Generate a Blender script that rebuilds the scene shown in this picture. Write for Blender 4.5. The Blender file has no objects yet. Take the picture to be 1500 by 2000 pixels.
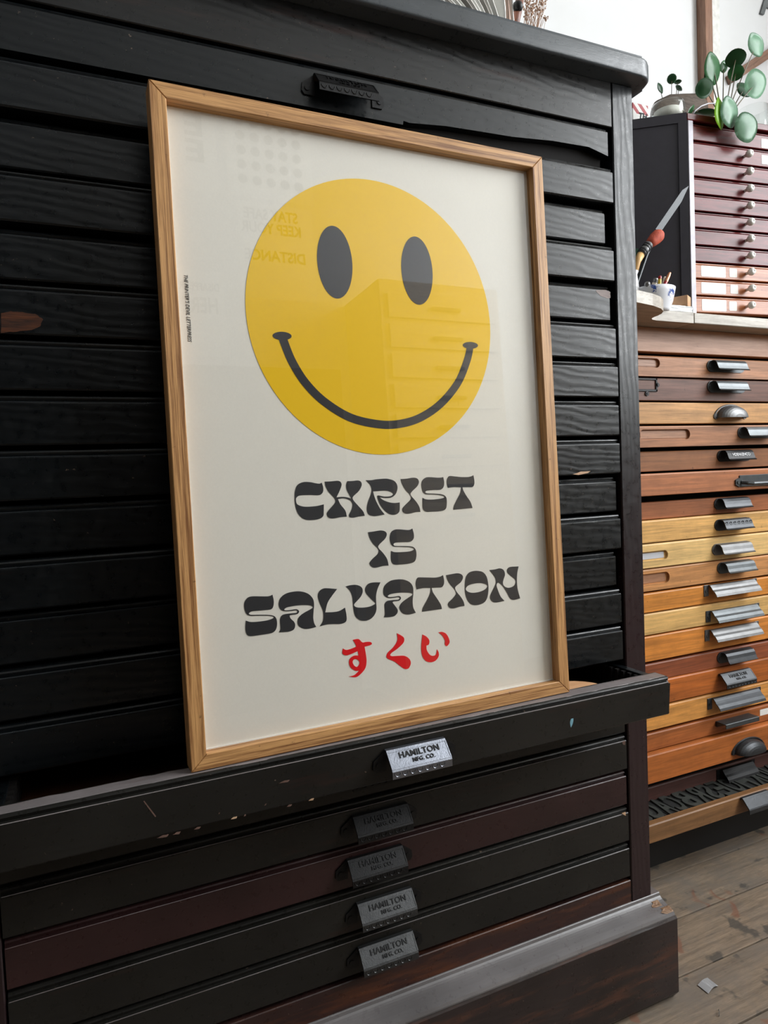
import bpy, bmesh, math, random
from mathutils import Vector, Matrix
random.seed(7)
S = bpy.context.scene
COL = S.collection
PI = math.pi

# ------------------------------------------------------------------ camera
CAM = Vector((0.0974, -0.7704, 0.7140))
FPX = 1336.0
YAW, PITCH, ROLL = 0.4178, 0.0486, -0.0422
def _basis():
    cy, sy = math.cos(YAW), math.sin(YAW)
    f = Vector((sy*math.cos(PITCH), cy*math.cos(PITCH), -math.sin(PITCH)))
    r = Vector((cy, -sy, 0)); u = r.cross(f)
    return math.cos(ROLL)*r + math.sin(ROLL)*u, -math.sin(ROLL)*r + math.cos(ROLL)*u, f
CR, CU, CF = _basis()
cd = bpy.data.cameras.new('camera'); cam = bpy.data.objects.new('camera', cd); COL.objects.link(cam)
m = Matrix.Identity(4)
for i in range(3):
    m[i][0], m[i][1], m[i][2], m[i][3] = CR[i], CU[i], -CF[i], CAM[i]
cam.matrix_world = m
cd.sensor_fit = 'VERTICAL'; cd.sensor_height = 36.0; cd.lens = FPX/2000.0*36.0
cd.clip_start = 0.02; cd.clip_end = 50
S.camera = cam
def ray(x, y): return CF + CR*((x-750)/FPX) - CU*((y-1000)/FPX)
def aty(x, y, Y): d = ray(x, y); return CAM + d*((Y-CAM.y)/d.y)
def atz(x, y, Z): d = ray(x, y); return CAM + d*((Z-CAM.z)/d.z)

# ------------------------------------------------------------------ light
S.view_settings.view_transform = 'Standard'; S.view_settings.look = 'None'
S.view_settings.gamma = 1.0; S.view_settings.use_curve_mapping = False
S.view_settings.exposure = -0.68
W_ = bpy.data.worlds.new('daylight'); S.world = W_; W_.use_nodes = True
bg = W_.node_tree.nodes['Background']
bg.inputs[0].default_value = (0.86, 0.93, 1.0, 1); bg.inputs[1].default_value = 1.2
FLOOR = -0.086
RX0, RX1, RY0, RY1, RZ1 = -2.2, 2.55, -2.2, 0.75, 2.80      # the room
WIN = dict(y0=-2.05, y1=-0.25, z0=1.10, z1=2.68)             # window in the right wall
def area(name, loc, rot, sx, sy, power, col):
    l = bpy.data.lights.new(name, 'AREA'); l.shape = 'RECTANGLE'; l.size = sx; l.size_y = sy
    l.energy = power; l.color = col
    o = bpy.data.objects.new(name, l); COL.objects.link(o); o.location = loc; o.rotation_euler = rot
    return o
area('window_daylight', (RX1+0.13, (WIN['y0']+WIN['y1'])/2, (WIN['z0']+WIN['z1'])/2), (0, PI/2, 0),
     WIN['z1']-WIN['z0'], WIN['y1']-WIN['y0'], 225, (0.95, 0.98, 1.0))

# ------------------------------------------------------------------ materials
def lin(c):
    return tuple(((v/255)/12.92 if v/255 <= 0.04045 else ((v/255+0.055)/1.055)**2.4) for v in c)
def rgba(c): return (*lin(c), 1)
class NT:
    def __init__(s, name):
        s.m = bpy.data.materials.new(name); s.m.use_nodes = True; s.t = s.m.node_tree
        s.p = s.t.nodes['Principled BSDF']; s.out = s.t.nodes['Material Output']
    def n(s, typ, **kw):
        nd = s.t.nodes.new(typ)
        for k, v in kw.items():
            if k.startswith('i_'):
                key = k[2:]; nd.inputs[int(key) if key.isdigit() else key.replace('_', ' ')].default_value = v
            else: setattr(nd, k, v)
        return nd
    def l(s, a, b): s.t.links.new(a, b)
    def coords(s, scale, rnd=20.0):
        tc = s.n('ShaderNodeTexCoord'); oi = s.n('ShaderNodeObjectInfo')
        mu = s.n('ShaderNodeMath', operation='MULTIPLY', i_1=rnd); s.l(oi.outputs['Random'], mu.inputs[0])
        ad = s.n('ShaderNodeVectorMath', operation='ADD'); s.l(tc.outputs['Object'], ad.inputs[0]); s.l(mu.outputs[0], ad.inputs[1])
        mp = s.n('ShaderNodeMapping'); mp.inputs['Scale'].default_value = scale; s.l(ad.outputs[0], mp.inputs[0])
        return mp.outputs[0]
    def noise(s, vec, scale, detail=4, rough=0.55, dist=0.0):
        nd = s.n('ShaderNodeTexNoise', i_Scale=scale, i_Detail=detail, i_Roughness=rough, i_Distortion=dist); s.l(vec, nd.inputs['Vector']); return nd.outputs[0]
    def ramp(s, fac, a, b, ca=(0, 0, 0, 1), cb=(1, 1, 1, 1)):
        nd = s.n('ShaderNodeValToRGB'); e = nd.color_ramp.elements
        e[0].position = a; e[0].color = ca; e[1].position = b; e[1].color = cb; s.l(fac, nd.inputs[0]); return nd.outputs[0]
    def mix(s, fac, a, b, mode='MIX'):
        nd = s.n('ShaderNodeMix', data_type='RGBA', blend_type=mode)
        for k, v in ((0, fac), (6, a), (7, b)):
            if hasattr(v, 'links'): s.l(v, nd.inputs[k])
            else: nd.inputs[k].default_value = v
        return nd.outputs[2]
    def bump(s, h, strength, dist=0.001, prev=None):
        nd = s.n('ShaderNodeBump', i_Strength=strength, i_Distance=dist); s.l(h, nd.inputs['Height'])
        if prev is not None: s.l(prev, nd.inputs['Normal'])
        return nd.outputs[0]
    def set(s, **kw):
        for k, v in kw.items():
            i = s.p.inputs[k.replace('_', ' ')]
            if hasattr(v, 'links'): s.l(v, i)
            else: i.default_value = v
        return s.m

def mat_plain(name, c, rough=0.5, metal=0.0, spec=0.5, bumpy=0.0, bs=200):
    n = NT(name); v = n.coords((1, 1, 1)); no = n.noise(v, 60, 3)
    col = n.mix(n.ramp(no, 0.3, 0.7), rgba(c), rgba(tuple(min(255, x*0.88) for x in c)))
    kw = dict(Base_Color=col, Roughness=rough, Metallic=metal, Specular_IOR_Level=spec)
    if bumpy: kw['Normal'] = n.bump(n.noise(v, bs, 3), bumpy, 0.0006)
    return n.set(**kw)

def mat_wood(name, light, dark, along='x', rough=0.45, grain=1.0, spec=0.5, stain=None, stain_amt=0.5, sharp=(0.35, 0.65), bump=0.25, coat=0.0, lg=1.0):
    n = NT(name); st = {'x': (lg, 14, 14), 'y': (14, lg, 14), 'z': (14, 14, lg)}[along]
    v = n.coords(st); v1 = n.coords((1, 1, 1))
    g1 = n.noise(v, 9*grain, 5, 0.6, 0.6); g2 = n.noise(v, 40*grain, 3, 0.6)
    g = n.mix(0.35, g1, g2)
    col = n.mix(n.ramp(g, sharp[0], sharp[1]), rgba(dark), rgba(light))
    if stain:
        col = n.mix(n.ramp(n.noise(v1, 14, 5, 0.65), 0.45, 0.75, (0, 0, 0, 1), (stain_amt,)*3+(1,)), col, rgba(stain))
    col = n.mix(n.ramp(n.noise(v1, 90, 4, 0.7), 0.66, 0.74, (0, 0, 0, 1), (0.6, 0.6, 0.6, 1)), col, rgba(tuple(c*0.55 for c in dark)))
    r = n.ramp(g, 0.2, 0.8, (rough+0.1,)*3+(1,), (rough-0.08,)*3+(1,))
    return n.set(Base_Color=col, Roughness=r, Specular_IOR_Level=spec, Normal=n.bump(g, bump, 0.0008), Coat_Weight=coat)

def mat_paint(name, base, worn, wear=0.25, along='x', rough=0.32, spec=0.40, bump=0.22, raised=0.2, ws=0.5):
    """old black paint over wood: raised grain shows as relief, worn patches show brown"""
    n = NT(name); st = {'x': (1.0, 9, 9), 'z': (9, 9, 1.0)}[along]
    v = n.coords(st); v1 = n.coords((1, 1, 1))
    wv = n.n('ShaderNodeTexWave', wave_type='RINGS', rings_direction='Y', i_Scale=6.5, i_Distortion=9.0, i_Detail=3.0, i_Detail_Scale=0.8)
    mp = n.n('ShaderNodeMapping'); mp.inputs['Scale'].default_value = (1.6, 1, 5) if along == 'x' else (5, 1, 1.2)
    n.l(v1, mp.inputs[0]); n.l(mp.outputs[0], wv.inputs['Vector'])
    fine = n.noise(v, 60, 4, 0.65)
    lump = n.noise(v1, 110, 4, 0.6)
    msk = n.ramp(n.noise(v, 5, 6, 0.7), 0.72-wear*0.4, 0.80-wear*0.25)
    speck = n.ramp(n.noise(v1, 160, 3, 0.75), 0.70, 0.74)
    big = n.ramp(n.noise(v1, 7, 3, 0.5), 0.3, 0.7)
    base2 = tuple(min(255, c*1.35+3) for c in base)
    col = n.mix(big, rgba(base), rgba(base2))
    col = n.mix(n.mix(1-ws, msk, (0, 0, 0, 1)), col, rgba(worn))
    col = n.mix(n.mix(0.55, speck, (0, 0, 0, 1)), col, rgba((150, 128, 112)))
    b = n.bump(wv.outputs['Fac'], raised, 0.0007)
    b = n.bump(fine, bump*0.6, 0.0006, b)
    b = n.bump(lump, bump*0.35, 0.0006, b)
    rr = n.ramp(lump, 0.3, 0.7, (rough-0.08,)*3+(1,), (rough+0.1,)*3+(1,))
    return n.set(Base_Color=col, Roughness=rr, Specular_IOR_Level=spec, Normal=b)

def mat_glass(name, ior=1.5, tint=(1, 1, 1, 1)):
    n = NT(name); n.t.nodes.remove(n.p)
    fr = n.n('ShaderNodeFresnel'); ge = n.n('ShaderNodeNewGeometry'); mi = n.n('ShaderNodeMix', i_2=ior, i_3=1/ior)   # the same reflection from both sides of the pane
    n.l(ge.outputs['Backfacing'], mi.inputs[0]); n.l(mi.outputs[0], fr.inputs['IOR'])
    tr = n.n('ShaderNodeBsdfTransparent'); tr.inputs[0].default_value = tint
    gl = n.n('ShaderNodeBsdfGlossy'); gl.inputs['Roughness'].default_value = 0.0
    mx = n.n('ShaderNodeMixShader'); n.l(fr.outputs[0], mx.inputs[0]); n.l(tr.outputs[0], mx.inputs[1]); n.l(gl.outputs[0], mx.inputs[2])
    n.l(mx.outputs[0], n.out.inputs[0]); return n.m
def mat_clear(name):
    n = NT(name); n.t.nodes.remove(n.p); tr = n.n('ShaderNodeBsdfTransparent'); n.l(tr.outputs[0], n.out.inputs[0]); return n.m

M = {}
M['black'] = mat_paint('black_painted_wood', (9, 12, 14), (54, 34, 28), 0.12)
M['black_low'] = mat_paint('worn_black_drawer', (25, 24, 22), (58, 36, 30), 0.3, raised=0.12, spec=.3)
def mat_stile():
    m_ = mat_paint('black_painted_stile', (16, 19, 22), (56, 36, 33), 0.25, 'z', raised=.15)
    nt = m_.node_tree; p = nt.nodes['Principled BSDF']; src = p.inputs['Base Color'].links[0].from_socket
    tc = nt.nodes.new('ShaderNodeTexCoord'); sp_ = nt.nodes.new('ShaderNodeSeparateXYZ'); nt.links.new(tc.outputs['Object'], sp_.inputs[0])
    no = nt.nodes.new('ShaderNodeTexNoise'); no.inputs['Scale'].default_value = 7; no.inputs['Detail'].default_value = 5
    ad = nt.nodes.new('ShaderNodeMath'); ad.operation = 'MULTIPLY_ADD'; ad.inputs[1].default_value = -.5; nt.links.new(no.outputs[0], ad.inputs[0]); nt.links.new(sp_.outputs[2], ad.inputs[2])
    mr = nt.nodes.new('ShaderNodeMapRange'); mr.inputs[1].default_value = -.05; mr.inputs[2].default_value = -.45; nt.links.new(ad.outputs[0], mr.inputs[0])
    mx = nt.nodes.new('ShaderNodeMix'); mx.data_type = 'RGBA'; mx.inputs[7].default_value = rgba((42, 28, 30)); nt.links.new(mr.outputs[0], mx.inputs[0]); nt.links.new(src, mx.inputs[6])
    nt.links.new(mx.outputs[2], p.inputs['Base Color']); return m_
M['black_v'] = mat_stile()
M['unused_v'] = mat_paint('black_painted_stile', (18, 17, 18), (56, 36, 33), 0.25, 'z')
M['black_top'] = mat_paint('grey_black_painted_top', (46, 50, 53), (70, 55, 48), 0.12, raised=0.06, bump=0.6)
M['rail_top'] = mat_paint('worn_black_rail', (20, 20, 20), (64, 42, 36), 0.4)
M['plum'] = mat_paint('plum_stained_drawer', (40, 24, 24), (54, 32, 28), 0.3, raised=0.12)
M['umber'] = mat_paint('umber_stained_wood', (44, 28, 26), (98, 56, 34), 0.6, raised=0.15, ws=.8)
M['plinth'] = mat_paint('worn_plinth_wood', (38, 31, 30), (92, 58, 44), 0.5, raised=0.12, ws=.85)
M['cove'] = mat_paint('dusty_cove_moulding', (84, 81, 81), (90, 62, 50), 0.25, rough=0.32, raised=0.06, spec=.5)
M['worn_lit_edge'] = mat_paint('greyed_lit_edge', (104, 98, 98), (96, 66, 58), 0.5, rough=.36, raised=.1)  # one pale colour for greyed wear and for painted highlight lines
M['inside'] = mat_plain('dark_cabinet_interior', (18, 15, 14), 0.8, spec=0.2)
M['drawer_in'] = mat_wood('drawer_box_wood', (92, 56, 36), (60, 36, 24), 'x')
M['raw'] = mat_wood('bare_splintered_wood', (206, 172, 140), (160, 120, 88), 'x', bump=0.8)
M['iron'] = mat_plain('cast_iron', (74, 75, 76), 0.42, 0.75, bumpy=0.4, bs=500)
M['iron_lit'] = mat_plain('overhead_lit_cast_iron', (138, 142, 152), 0.38, 0.97, bumpy=0.4, bs=500)  # lighter copy of the cast iron; overhead reflection put into its colour
M['iron_dk'] = mat_plain('dark_iron', (34, 34, 35), 0.45, 0.6, bumpy=0.4, bs=500)
M['steel'] = mat_plain('worn_steel', (116, 116, 116), 0.4, 0.55, bumpy=0.25, bs=300)
M['gunmetal'] = mat_plain('gunmetal_pull', (88, 92, 94), 0.36, 0.6, bumpy=0.2, bs=300)
M['oak_x'] = mat_wood('oak_frame_rail', (206, 156, 100), (124, 78, 38), 'x', grain=2.4, sharp=(0.38, 0.56), bump=0.5, lg=.28)
M['oak_z'] = mat_wood('oak_frame_upright', (206, 156, 100), (124, 78, 38), 'z', grain=2.4, sharp=(0.38, 0.56), bump=0.5, lg=.28)
M['glass'] = mat_glass('picture_glass', 1.62)
M['clear'] = mat_clear('glass_edge')
M['jar'] = mat_glass('jar_glass', 1.35, (0.97, 0.985, 0.98, 1))
def mat_wall():
    n = NT('white_plaster'); v = n.coords((1, 1, 1)); c = n.noise(v, 3, 4, .6)
    return n.set(Base_Color=n.mix(n.ramp(c, .3, .7), rgba((216, 217, 218)), rgba((209, 209, 208))), Roughness=.85, Specular_IOR_Level=.2, Normal=n.bump(n.noise(v, 40, 4), .06, .001))
M['wall'] = mat_wall()
M['ceil'] = mat_plain('white_ceiling', (215, 214, 210), 0.9, spec=0.2)

def mat_ink(name, c, speck=(120, 120, 118), amt=0.25):
    n = NT(name); v = n.coords((1, 1, 1)); no = n.noise(v, 900, 3, 0.8)
    col = n.mix(n.ramp(no, 0.62, 0.8, (0, 0, 0, 1), (amt,)*3+(1,)), rgba(c), rgba(speck))
    return n.set(Base_Color=col, Roughness=0.6, Specular_IOR_Level=0.3)
M['ink'] = mat_ink('black_letterpress_ink', (46, 46, 48), (95, 94, 92), 0.5)
M['red'] = mat_ink('red_ink', (226, 10, 22), (228, 40, 40), 0.3)
M['yellow'] = mat_ink('yellow_ink', (242, 196, 0), (236, 188, 4), 0.4)
def mat_paper(name, c):
    n = NT(name); v = n.coords((1, 1, 1)); no = n.noise(v, 700, 4, 0.7)
    col = n.mix(n.ramp(no, 0.3, 0.7), rgba(c), rgba(tuple(x*0.975 for x in c)))
    return n.set(Base_Color=col, Roughness=0.8, Specular_IOR_Level=0.2, Normal=n.bump(no, 0.08, 0.0004))
M['paper'] = mat_paper('cream_poster_paper', (236, 232, 221))
M['paper_w'] = mat_paper('white_paper', (236, 235, 230))

# ------------------------------------------------------------------ mesh helpers
ACC = {}
def empty(name, loc, label=None, cat=None, group=None, local=False):
    o = bpy.data.objects.new(name, None); COL.objects.link(o); o.location = loc; o.empty_display_size = 0.05
    ACC[o.name] = Vector((0, 0, 0)) if local else Vector(loc)
    tag(o, label, cat, group); return o
def tag(o, label=None, cat=None, group=None, kind=None):
    if label: o['label'] = label
    if cat: o['category'] = cat
    if group: o['group'] = group
    if kind: o['kind'] = kind
    return o
def link_mesh(name, me, mat, parent=None, smooth=False):
    """mesh given in root space; recentred on its own bounding box"""
    lo = Vector((1e9,)*3); hi = Vector((-1e9,)*3)
    for v in me.vertices:
        for k in range(3): lo[k] = min(lo[k], v.co[k]); hi[k] = max(hi[k], v.co[k])
    c = (lo+hi)/2
    me.transform(Matrix.Translation(-c))
    o = bpy.data.objects.new(name, me); COL.objects.link(o)
    for mt in (mat if isinstance(mat, (list, tuple)) else [mat]): me.materials.append(M[mt] if isinstance(mt, str) else mt)
    ACC[o.name] = c.copy()
    o.location = c
    if parent is not None: o.parent = parent; o.location = c-ACC[parent.name]
    if smooth:
        for p in me.polygons: p.use_smooth = True
    return o
def obj(name, bm, mat, parent=None, smooth=False):
    bmesh.ops.recalc_face_normals(bm, faces=bm.faces[:])
    me = bpy.data.meshes.new(name); bm.to_mesh(me); bm.free()
    return link_mesh(name, me, mat, parent, smooth)
def inst(name, me, parent, loc, rot=(0, 0, 0)):
    """shared mesh data placed at loc (root space)"""
    o = bpy.data.objects.new(name, me); COL.objects.link(o); o.rotation_euler = rot
    ACC[o.name] = Vector(loc); o.location = Vector(loc)
    if parent is not None: o.parent = parent; o.location = Vector(loc)-ACC[parent.name]
    return o
def NB(): return bmesh.new()
def box(bm, x0, x1, y0, y1, z0, z1, bev=0.0, seg=1):
    g = bmesh.ops.create_cube(bm, size=1.0); vs = g['verts']
    for v in vs: v.co = Vector(((x0+x1)/2+v.co.x*(x1-x0), (y0+y1)/2+v.co.y*(y1-y0), (z0+z1)/2+v.co.z*(z1-z0)))
    if bev:
        es = list({e for v in vs for e in v.link_edges})
        bmesh.ops.bevel(bm, geom=es, offset=bev, segments=seg, affect='EDGES', profile=0.5)
    return bm
def prism(bm, pts, x0, x1, axis='x', shear=0.0):
    """extrude a closed 2D profile (a,b): axis x -> (y,z), axis y -> (x,z), axis z -> (x,y)"""
    def P(t, a, b): return {'x': (t, a, b), 'y': (a, t, b), 'z': (a, b, t)}[axis]
    A = [bm.verts.new(P(x0, a, b)) for a, b in pts]; B = [bm.verts.new(P(x1, a, b)) for a, b in pts]
    n = len(pts)
    for i in range(n): bm.faces.new((A[i], A[(i+1) % n], B[(i+1) % n], B[i]))
    bm.faces.new(A[::-1]); bm.faces.new(B)
    return bm
def tube(bm, pts, r, seg=8, caps=True, r2=None):
    pts = [Vector(p) for p in pts]; rings = []; n = len(pts); prev = None
    for i, p in enumerate(pts):
        t = (pts[min(i+1, n-1)]-pts[max(i-1, 0)]).normalized()
        a = prev if prev is not None else (Vector((0, 0, 1)) if abs(t.z) < 0.9 else Vector((1, 0, 0)))
        u = (a-t*a.dot(t)).normalized(); w = t.cross(u); prev = u
        rr = r[i] if isinstance(r, (list, tuple)) else (r if r2 is None else r+(r2-r)*i/(n-1))
        rings.append([bm.verts.new(p+u*(rr*math.cos(2*PI*k/seg))+w*(rr*math.sin(2*PI*k/seg))) for k in range(seg)])
    for i in range(n-1):
        for k in range(seg): bm.faces.new((rings[i][k], rings[i][(k+1) % seg], rings[i+1][(k+1) % seg], rings[i+1][k]))
    if caps: bm.faces.new(rings[0][::-1]); bm.faces.new(rings[-1])
    return bm
def lathe(bm, prof, c, seg=32):
    c = Vector(c); rings = []
    for r, z in prof:
        rings.append([bm.verts.new(c+Vector((r*math.cos(2*PI*k/seg), r*math.sin(2*PI*k/seg), z))) for k in range(seg)] if r > 1e-6 else [bm.verts.new(c+Vector((0, 0, z)))])
    for a, b in zip(rings, rings[1:]):
        for k in range(seg):
            k2 = (k+1) % seg
            if len(a) == 1 and len(b) == 1: continue
            if len(a) == 1: bm.faces.new((a[0], b[k2], b[k]))
            elif len(b) == 1: bm.faces.new((a[k], a[k2], b[0]))
            else: bm.faces.new((a[k], a[k2], b[k2], b[k]))
    return bm
def disc(bm, c, nrm, r, h, seg=14):
    c = Vector(c); nrm = Vector(nrm).normalized(); return tube(bm, [c, c+nrm*h], r, seg)
def fill(loops, h=0.0, mat_to=None):
    """filled 2D shape with holes -> mesh in XY, extruded +-h"""
    cu = bpy.data.curves.new('outline', 'CURVE'); cu.dimensions = '2D'; cu.fill_mode = 'BOTH'; cu.extrude = h
    for lp in loops:
        sp = cu.splines.new('POLY'); sp.points.add(len(lp)-1); sp.use_cyclic_u = True
        for p, (x, y) in zip(sp.points, lp): p.co = (x, y, 0, 1)
    o = bpy.data.objects.new('outline', cu); COL.objects.link(o)
    me = bpy.data.meshes.new_from_object(o.evaluated_get(bpy.context.evaluated_depsgraph_get()))
    bpy.data.objects.remove(o); bpy.data.curves.remove(cu)
    if mat_to is not None: me.transform(mat_to)
    return me
def text_mesh(s, size, h=0.0, shear=0.0, space=1.0, bold=0.0, align='CENTER'):
    cu = bpy.data.curves.new('lettering', 'FONT'); cu.body = s; cu.size = size; cu.extrude = h; cu.shear = shear
    cu.align_x = align; cu.align_y = 'CENTER'; cu.space_character = space; cu.offset = bold; cu.resolution_u = 3
    o = bpy.data.objects.new('lettering', cu); COL.objects.link(o)
    me = bpy.data.meshes.new_from_object(o.evaluated_get(bpy.context.evaluated_depsgraph_get()))
    bpy.data.objects.remove(o); bpy.data.curves.remove(cu)
    return me
FX = Matrix(((1, 0, 0, 0), (0, 0, -1, 0), (0, 1, 0, 0), (0, 0, 0, 1)))     # XY drawing -> stands up in XZ, facing -Y
def add_mesh(bm, me, mtx):
    me.transform(mtx); bm.from_mesh(me); bpy.data.meshes.remove(me)

# ------------------------------------------------------------------ the room
def struct(o): o['kind'] = 'structure'; return o
bm = NB(); box(bm, RX0-.1, RX1+.3, RY1, RY1+.12, FLOOR, RZ1); struct(obj('wall_back', bm, 'wall'))
bm = NB(); box(bm, RX0-.1, RX1+.3, RY0-.12, RY0, FLOOR, RZ1); struct(obj('wall_front', bm, 'wall'))
bm = NB(); box(bm, RX0-.12, RX0, RY0, RY1, FLOOR, RZ1); struct(obj('wall_left', bm, 'wall'))
bm = NB()
for a in ((RY0, WIN['y0'], FLOOR, RZ1), (WIN['y1'], RY1, FLOOR, RZ1), (WIN['y0'], WIN['y1'], FLOOR, WIN['z0']), (WIN['y0'], WIN['y1'], WIN['z1'], RZ1)):
    box(bm, RX1, RX1+.12, a[0], a[1], a[2], a[3])
struct(obj('wall_right', bm, 'wall'))
bm = NB(); box(bm, RX0-.1, RX1+.3, RY0-.1, RY1+.1, RZ1, RZ1+.1); struct(obj('ceiling', bm, 'ceil'))
M['white_gloss'] = mat_plain('white_window_paint', (228, 227, 222), 0.4)
wroot = empty('window_1', (RX1+.06, (WIN['y0']+WIN['y1'])/2, WIN['z0'])); struct(wroot)
bm = NB(); y0, y1, z0, z1 = WIN['y0'], WIN['y1'], WIN['z0'], WIN['z1']
for a in ((y0, y0+.05, z0, z1), (y1-.05, y1, z0, z1), (y0, y1, z0, z0+.05), (y0, y1, z1-.05, z1)): box(bm, RX1+.03, RX1+.09, *a)
obj('window_frame', bm, 'white_gloss', wroot)
for k in (1, 2):
    yy = y0+(y1-y0)*k/3; bm = NB(); box(bm, RX1+.04, RX1+.08, yy-.02, yy+.02, z0+.05, z1-.05); obj('glazing_bar', bm, 'white_gloss', wroot)
bm = NB(); box(bm, RX1+.04, RX1+.08, y0+.05, y1-.05, (z0+z1)/2-.02, (z0+z1)/2+.02); obj('glazing_bar', bm, 'white_gloss', wroot)

# floorboards, running along x; seams measured at y = .106, .001, -.103
def mat_floor():
    n = NT('worn_floorboard'); v = n.coords((1.2, 16, 16)); v1 = n.coords((1, 1, 1))
    g = n.mix(0.4, n.noise(v, 7, 5, 0.65, 0.5), n.noise(v, 40, 4, 0.7))
    oi = n.n('ShaderNodeObjectInfo')
    a = n.mix(oi.outputs['Random'], rgba((160, 140, 118)), rgba((134, 120, 104)))
    col = n.mix(n.ramp(g, 0.35, 0.68), rgba((98, 86, 74)), a)
    col = n.mix(n.ramp(n.noise(v1, 9, 6, 0.75), 0.44, 0.66, (0, 0, 0, 1), (0.85,)*3+(1,)), col, rgba((112, 104, 96)))
    col = n.mix(n.ramp(n.noise(v1, 24, 3, 0.5), 0.62, 0.68, (0, 0, 0, 1), (0.8,)*3+(1,)), col, rgba((70, 68, 64)))
    col = n.mix(n.ramp(n.noise(v1, 17, 3, 0.5, 0.8), 0.63, 0.68, (0, 0, 0, 1), (0.7,)*3+(1,)), col, rgba((124, 82, 62)))
    return n.set(Base_Color=col, Roughness=0.62, Specular_IOR_Level=0.35, Normal=n.bump(g, 0.5, 0.001))
M['floor'] = mat_floor()
bm = NB(); box(bm, RX0-.1, RX1+.2, RY0-.1, RY1+.1, FLOOR-.06, FLOOR-.018)
floor = struct(obj('floor', bm, 'inside'))
PWD = 0.1045
row = 0; y = 0.001+PWD*7
while y > RY0:
    xj = random.uniform(-1.6, .5)
    for xa, xb in ((RX0, xj), (xj, RX1)):
        bm = NB(); box(bm, xa+.001, xb-.001, max(y-PWD+.0016, RY0), min(y-.0016, RY1), FLOOR-.018, FLOOR-random.uniform(0, .0008), .0004)
        obj('floorboard', bm, 'floor', floor)
    y -= PWD; row += 1

# ------------------------------------------------------------------ the black type cabinet
W = 0.82; P = 0.0549; ZB = 0.0996
def bz(i): return ZB+(20-i)*P
CD = 0.46                                    # depth
cab = empty('type_cabinet', (W/2, CD/2, FLOOR), 'tall black-painted letterpress type cabinet with many shallow drawers', 'cabinet')
STW = 0.0385; ZT0 = 1.2615; ZT1 = 1.2875
# right end of the stiles leans very slightly in the photo; built plumb
for x0 in (-STW, W):
    bm = NB(); box(bm, x0, x0+STW, 0, .045, .05, ZT0, .0015); obj('stile', bm, 'black_v', cab)
    xo = x0 if x0 > 0 else x0
    bm = NB(); box(bm, x0+.006, x0+STW-.006, .045, CD-.02, .05, ZT0); obj('side_panel', bm, 'black_v', cab)
bm = NB(); box(bm, 0, W, .001, .03, bz(0)+.0015, ZT0, .001); obj('top_rail', bm, 'rail_top', cab)
bm = NB(); box(bm, 0, W, .001, .03, .055, bz(20)-.0025, .001); obj('bottom_rail', bm, 'umber', cab)
bm = NB(); box(bm, -STW+.006, W+STW-.006, CD-.02, CD, .05, ZT0); obj('back_panel', bm, 'inside', cab)
bm = NB(); box(bm, 0, W, .05, CD-.02, .05, .06); obj('bottom_panel', bm, 'inside', cab)
# runners make the inside dark between the drawers
bm = NB(); box(bm, 0.0, W, .034, .040, .06, ZT0-.01)
# top board with rounded corners and a worn, slightly ragged front edge
def round_rect(x0, x1, y0, y1, r, n=8):
    pts = []
    for cx, cy, a0 in ((x1-r, y0+r, -PI/2), (x1-r, y1-r, 0), (x0+r, y1-r, PI/2), (x0+r, y0+r, PI)):
        for k in range(n+1): a = a0+PI/2*k/n; pts.append((cx+r*math.cos(a), cy+r*math.sin(a)))
    return pts
bm.free()
bm = NB()
prism(bm, round_rect(-STW-.02, W+STW+.021, -.0275, CD+.01, .03), ZT0, ZT1, 'z')
eds = [e for e in bm.edges if abs(e.verts[0].co.z-e.verts[1].co.z) < 1e-6]
bmesh.ops.bevel(bm, geom=eds, offset=.004, segments=3, affect='EDGES', profile=0.5)
for v in bm.verts:
    v.co.y += random.uniform(-.0006, .0006); v.co.z += random.uniform(-.0006, .0006)
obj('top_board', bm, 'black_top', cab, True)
# base: cove moulding and plinth
YB = -.032; XB = W+STW+.018
bm = NB()
prof = [(.03, .064), (0, .064)]
for k in range(0, 9):
    a = k/8; prof.append((-.001-.024*a**1.5, .063-.012*a**0.6 if a < 1 else .0505))
prof += [(-.029, .049), (-.031, .0455), (-.031, .0435), (-.028, .0425), (.03, .0425)]
prism(bm, prof, -STW-.018, XB-.003)
obj('cove_moulding', bm, 'cove', cab)
def cove_z(yv):
    a = min(max((-.001-yv)/.024, 0), 1)**(1/1.5); return .063-.012*a**0.6 if yv > -.025 else .0505-(-.025-yv)*.4
for x0_, x1_, ya_, yb_ in ((XB-.028, XB-.012, -.0055, -.0150), (XB-.022, XB-.0032, -.0180, -.0285)):
    bm = NB(); nx, ny = 10, 6; G = []
    for i_ in range(nx+1):
        G.append([])
        for j_ in range(ny+1):
            u_, v_ = i_/nx, j_/ny; e_ = .0012*math.sin(7*v_+3*u_)+.001*random.random()
            yv = ya_+(yb_-ya_)*v_; G[-1].append(bm.verts.new((x0_+(x1_-x0_)*u_+e_*(1-u_)*3, yv, cove_z(yv)+.0004+.0009*random.random()*(1 if 0 < j_ < ny else 0))))
    for i_ in range(nx):
        for j_ in range(ny): bm.faces.new((G[i_][j_], G[i_+1][j_], G[i_+1][j_+1], G[i_][j_+1]))
    bmesh.ops.solidify(bm, geom=bm.faces[:], thickness=.0015); obj('splintered_patch', bm, 'raw', cab)
bm = NB()
prism(bm, [(YB, FLOOR+.012), (YB, .0395), (YB+.002, .0425), (.02, .0425), (.02, FLOOR), (YB+.009, FLOOR)], -STW-.018, XB)
obj('plinth', bm, 'plinth', cab)
bm = NB(); box(bm, W+STW-.004, XB, .02, CD, FLOOR, .0425, .001); obj('plinth_side', bm, 'plinth', cab)
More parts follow.
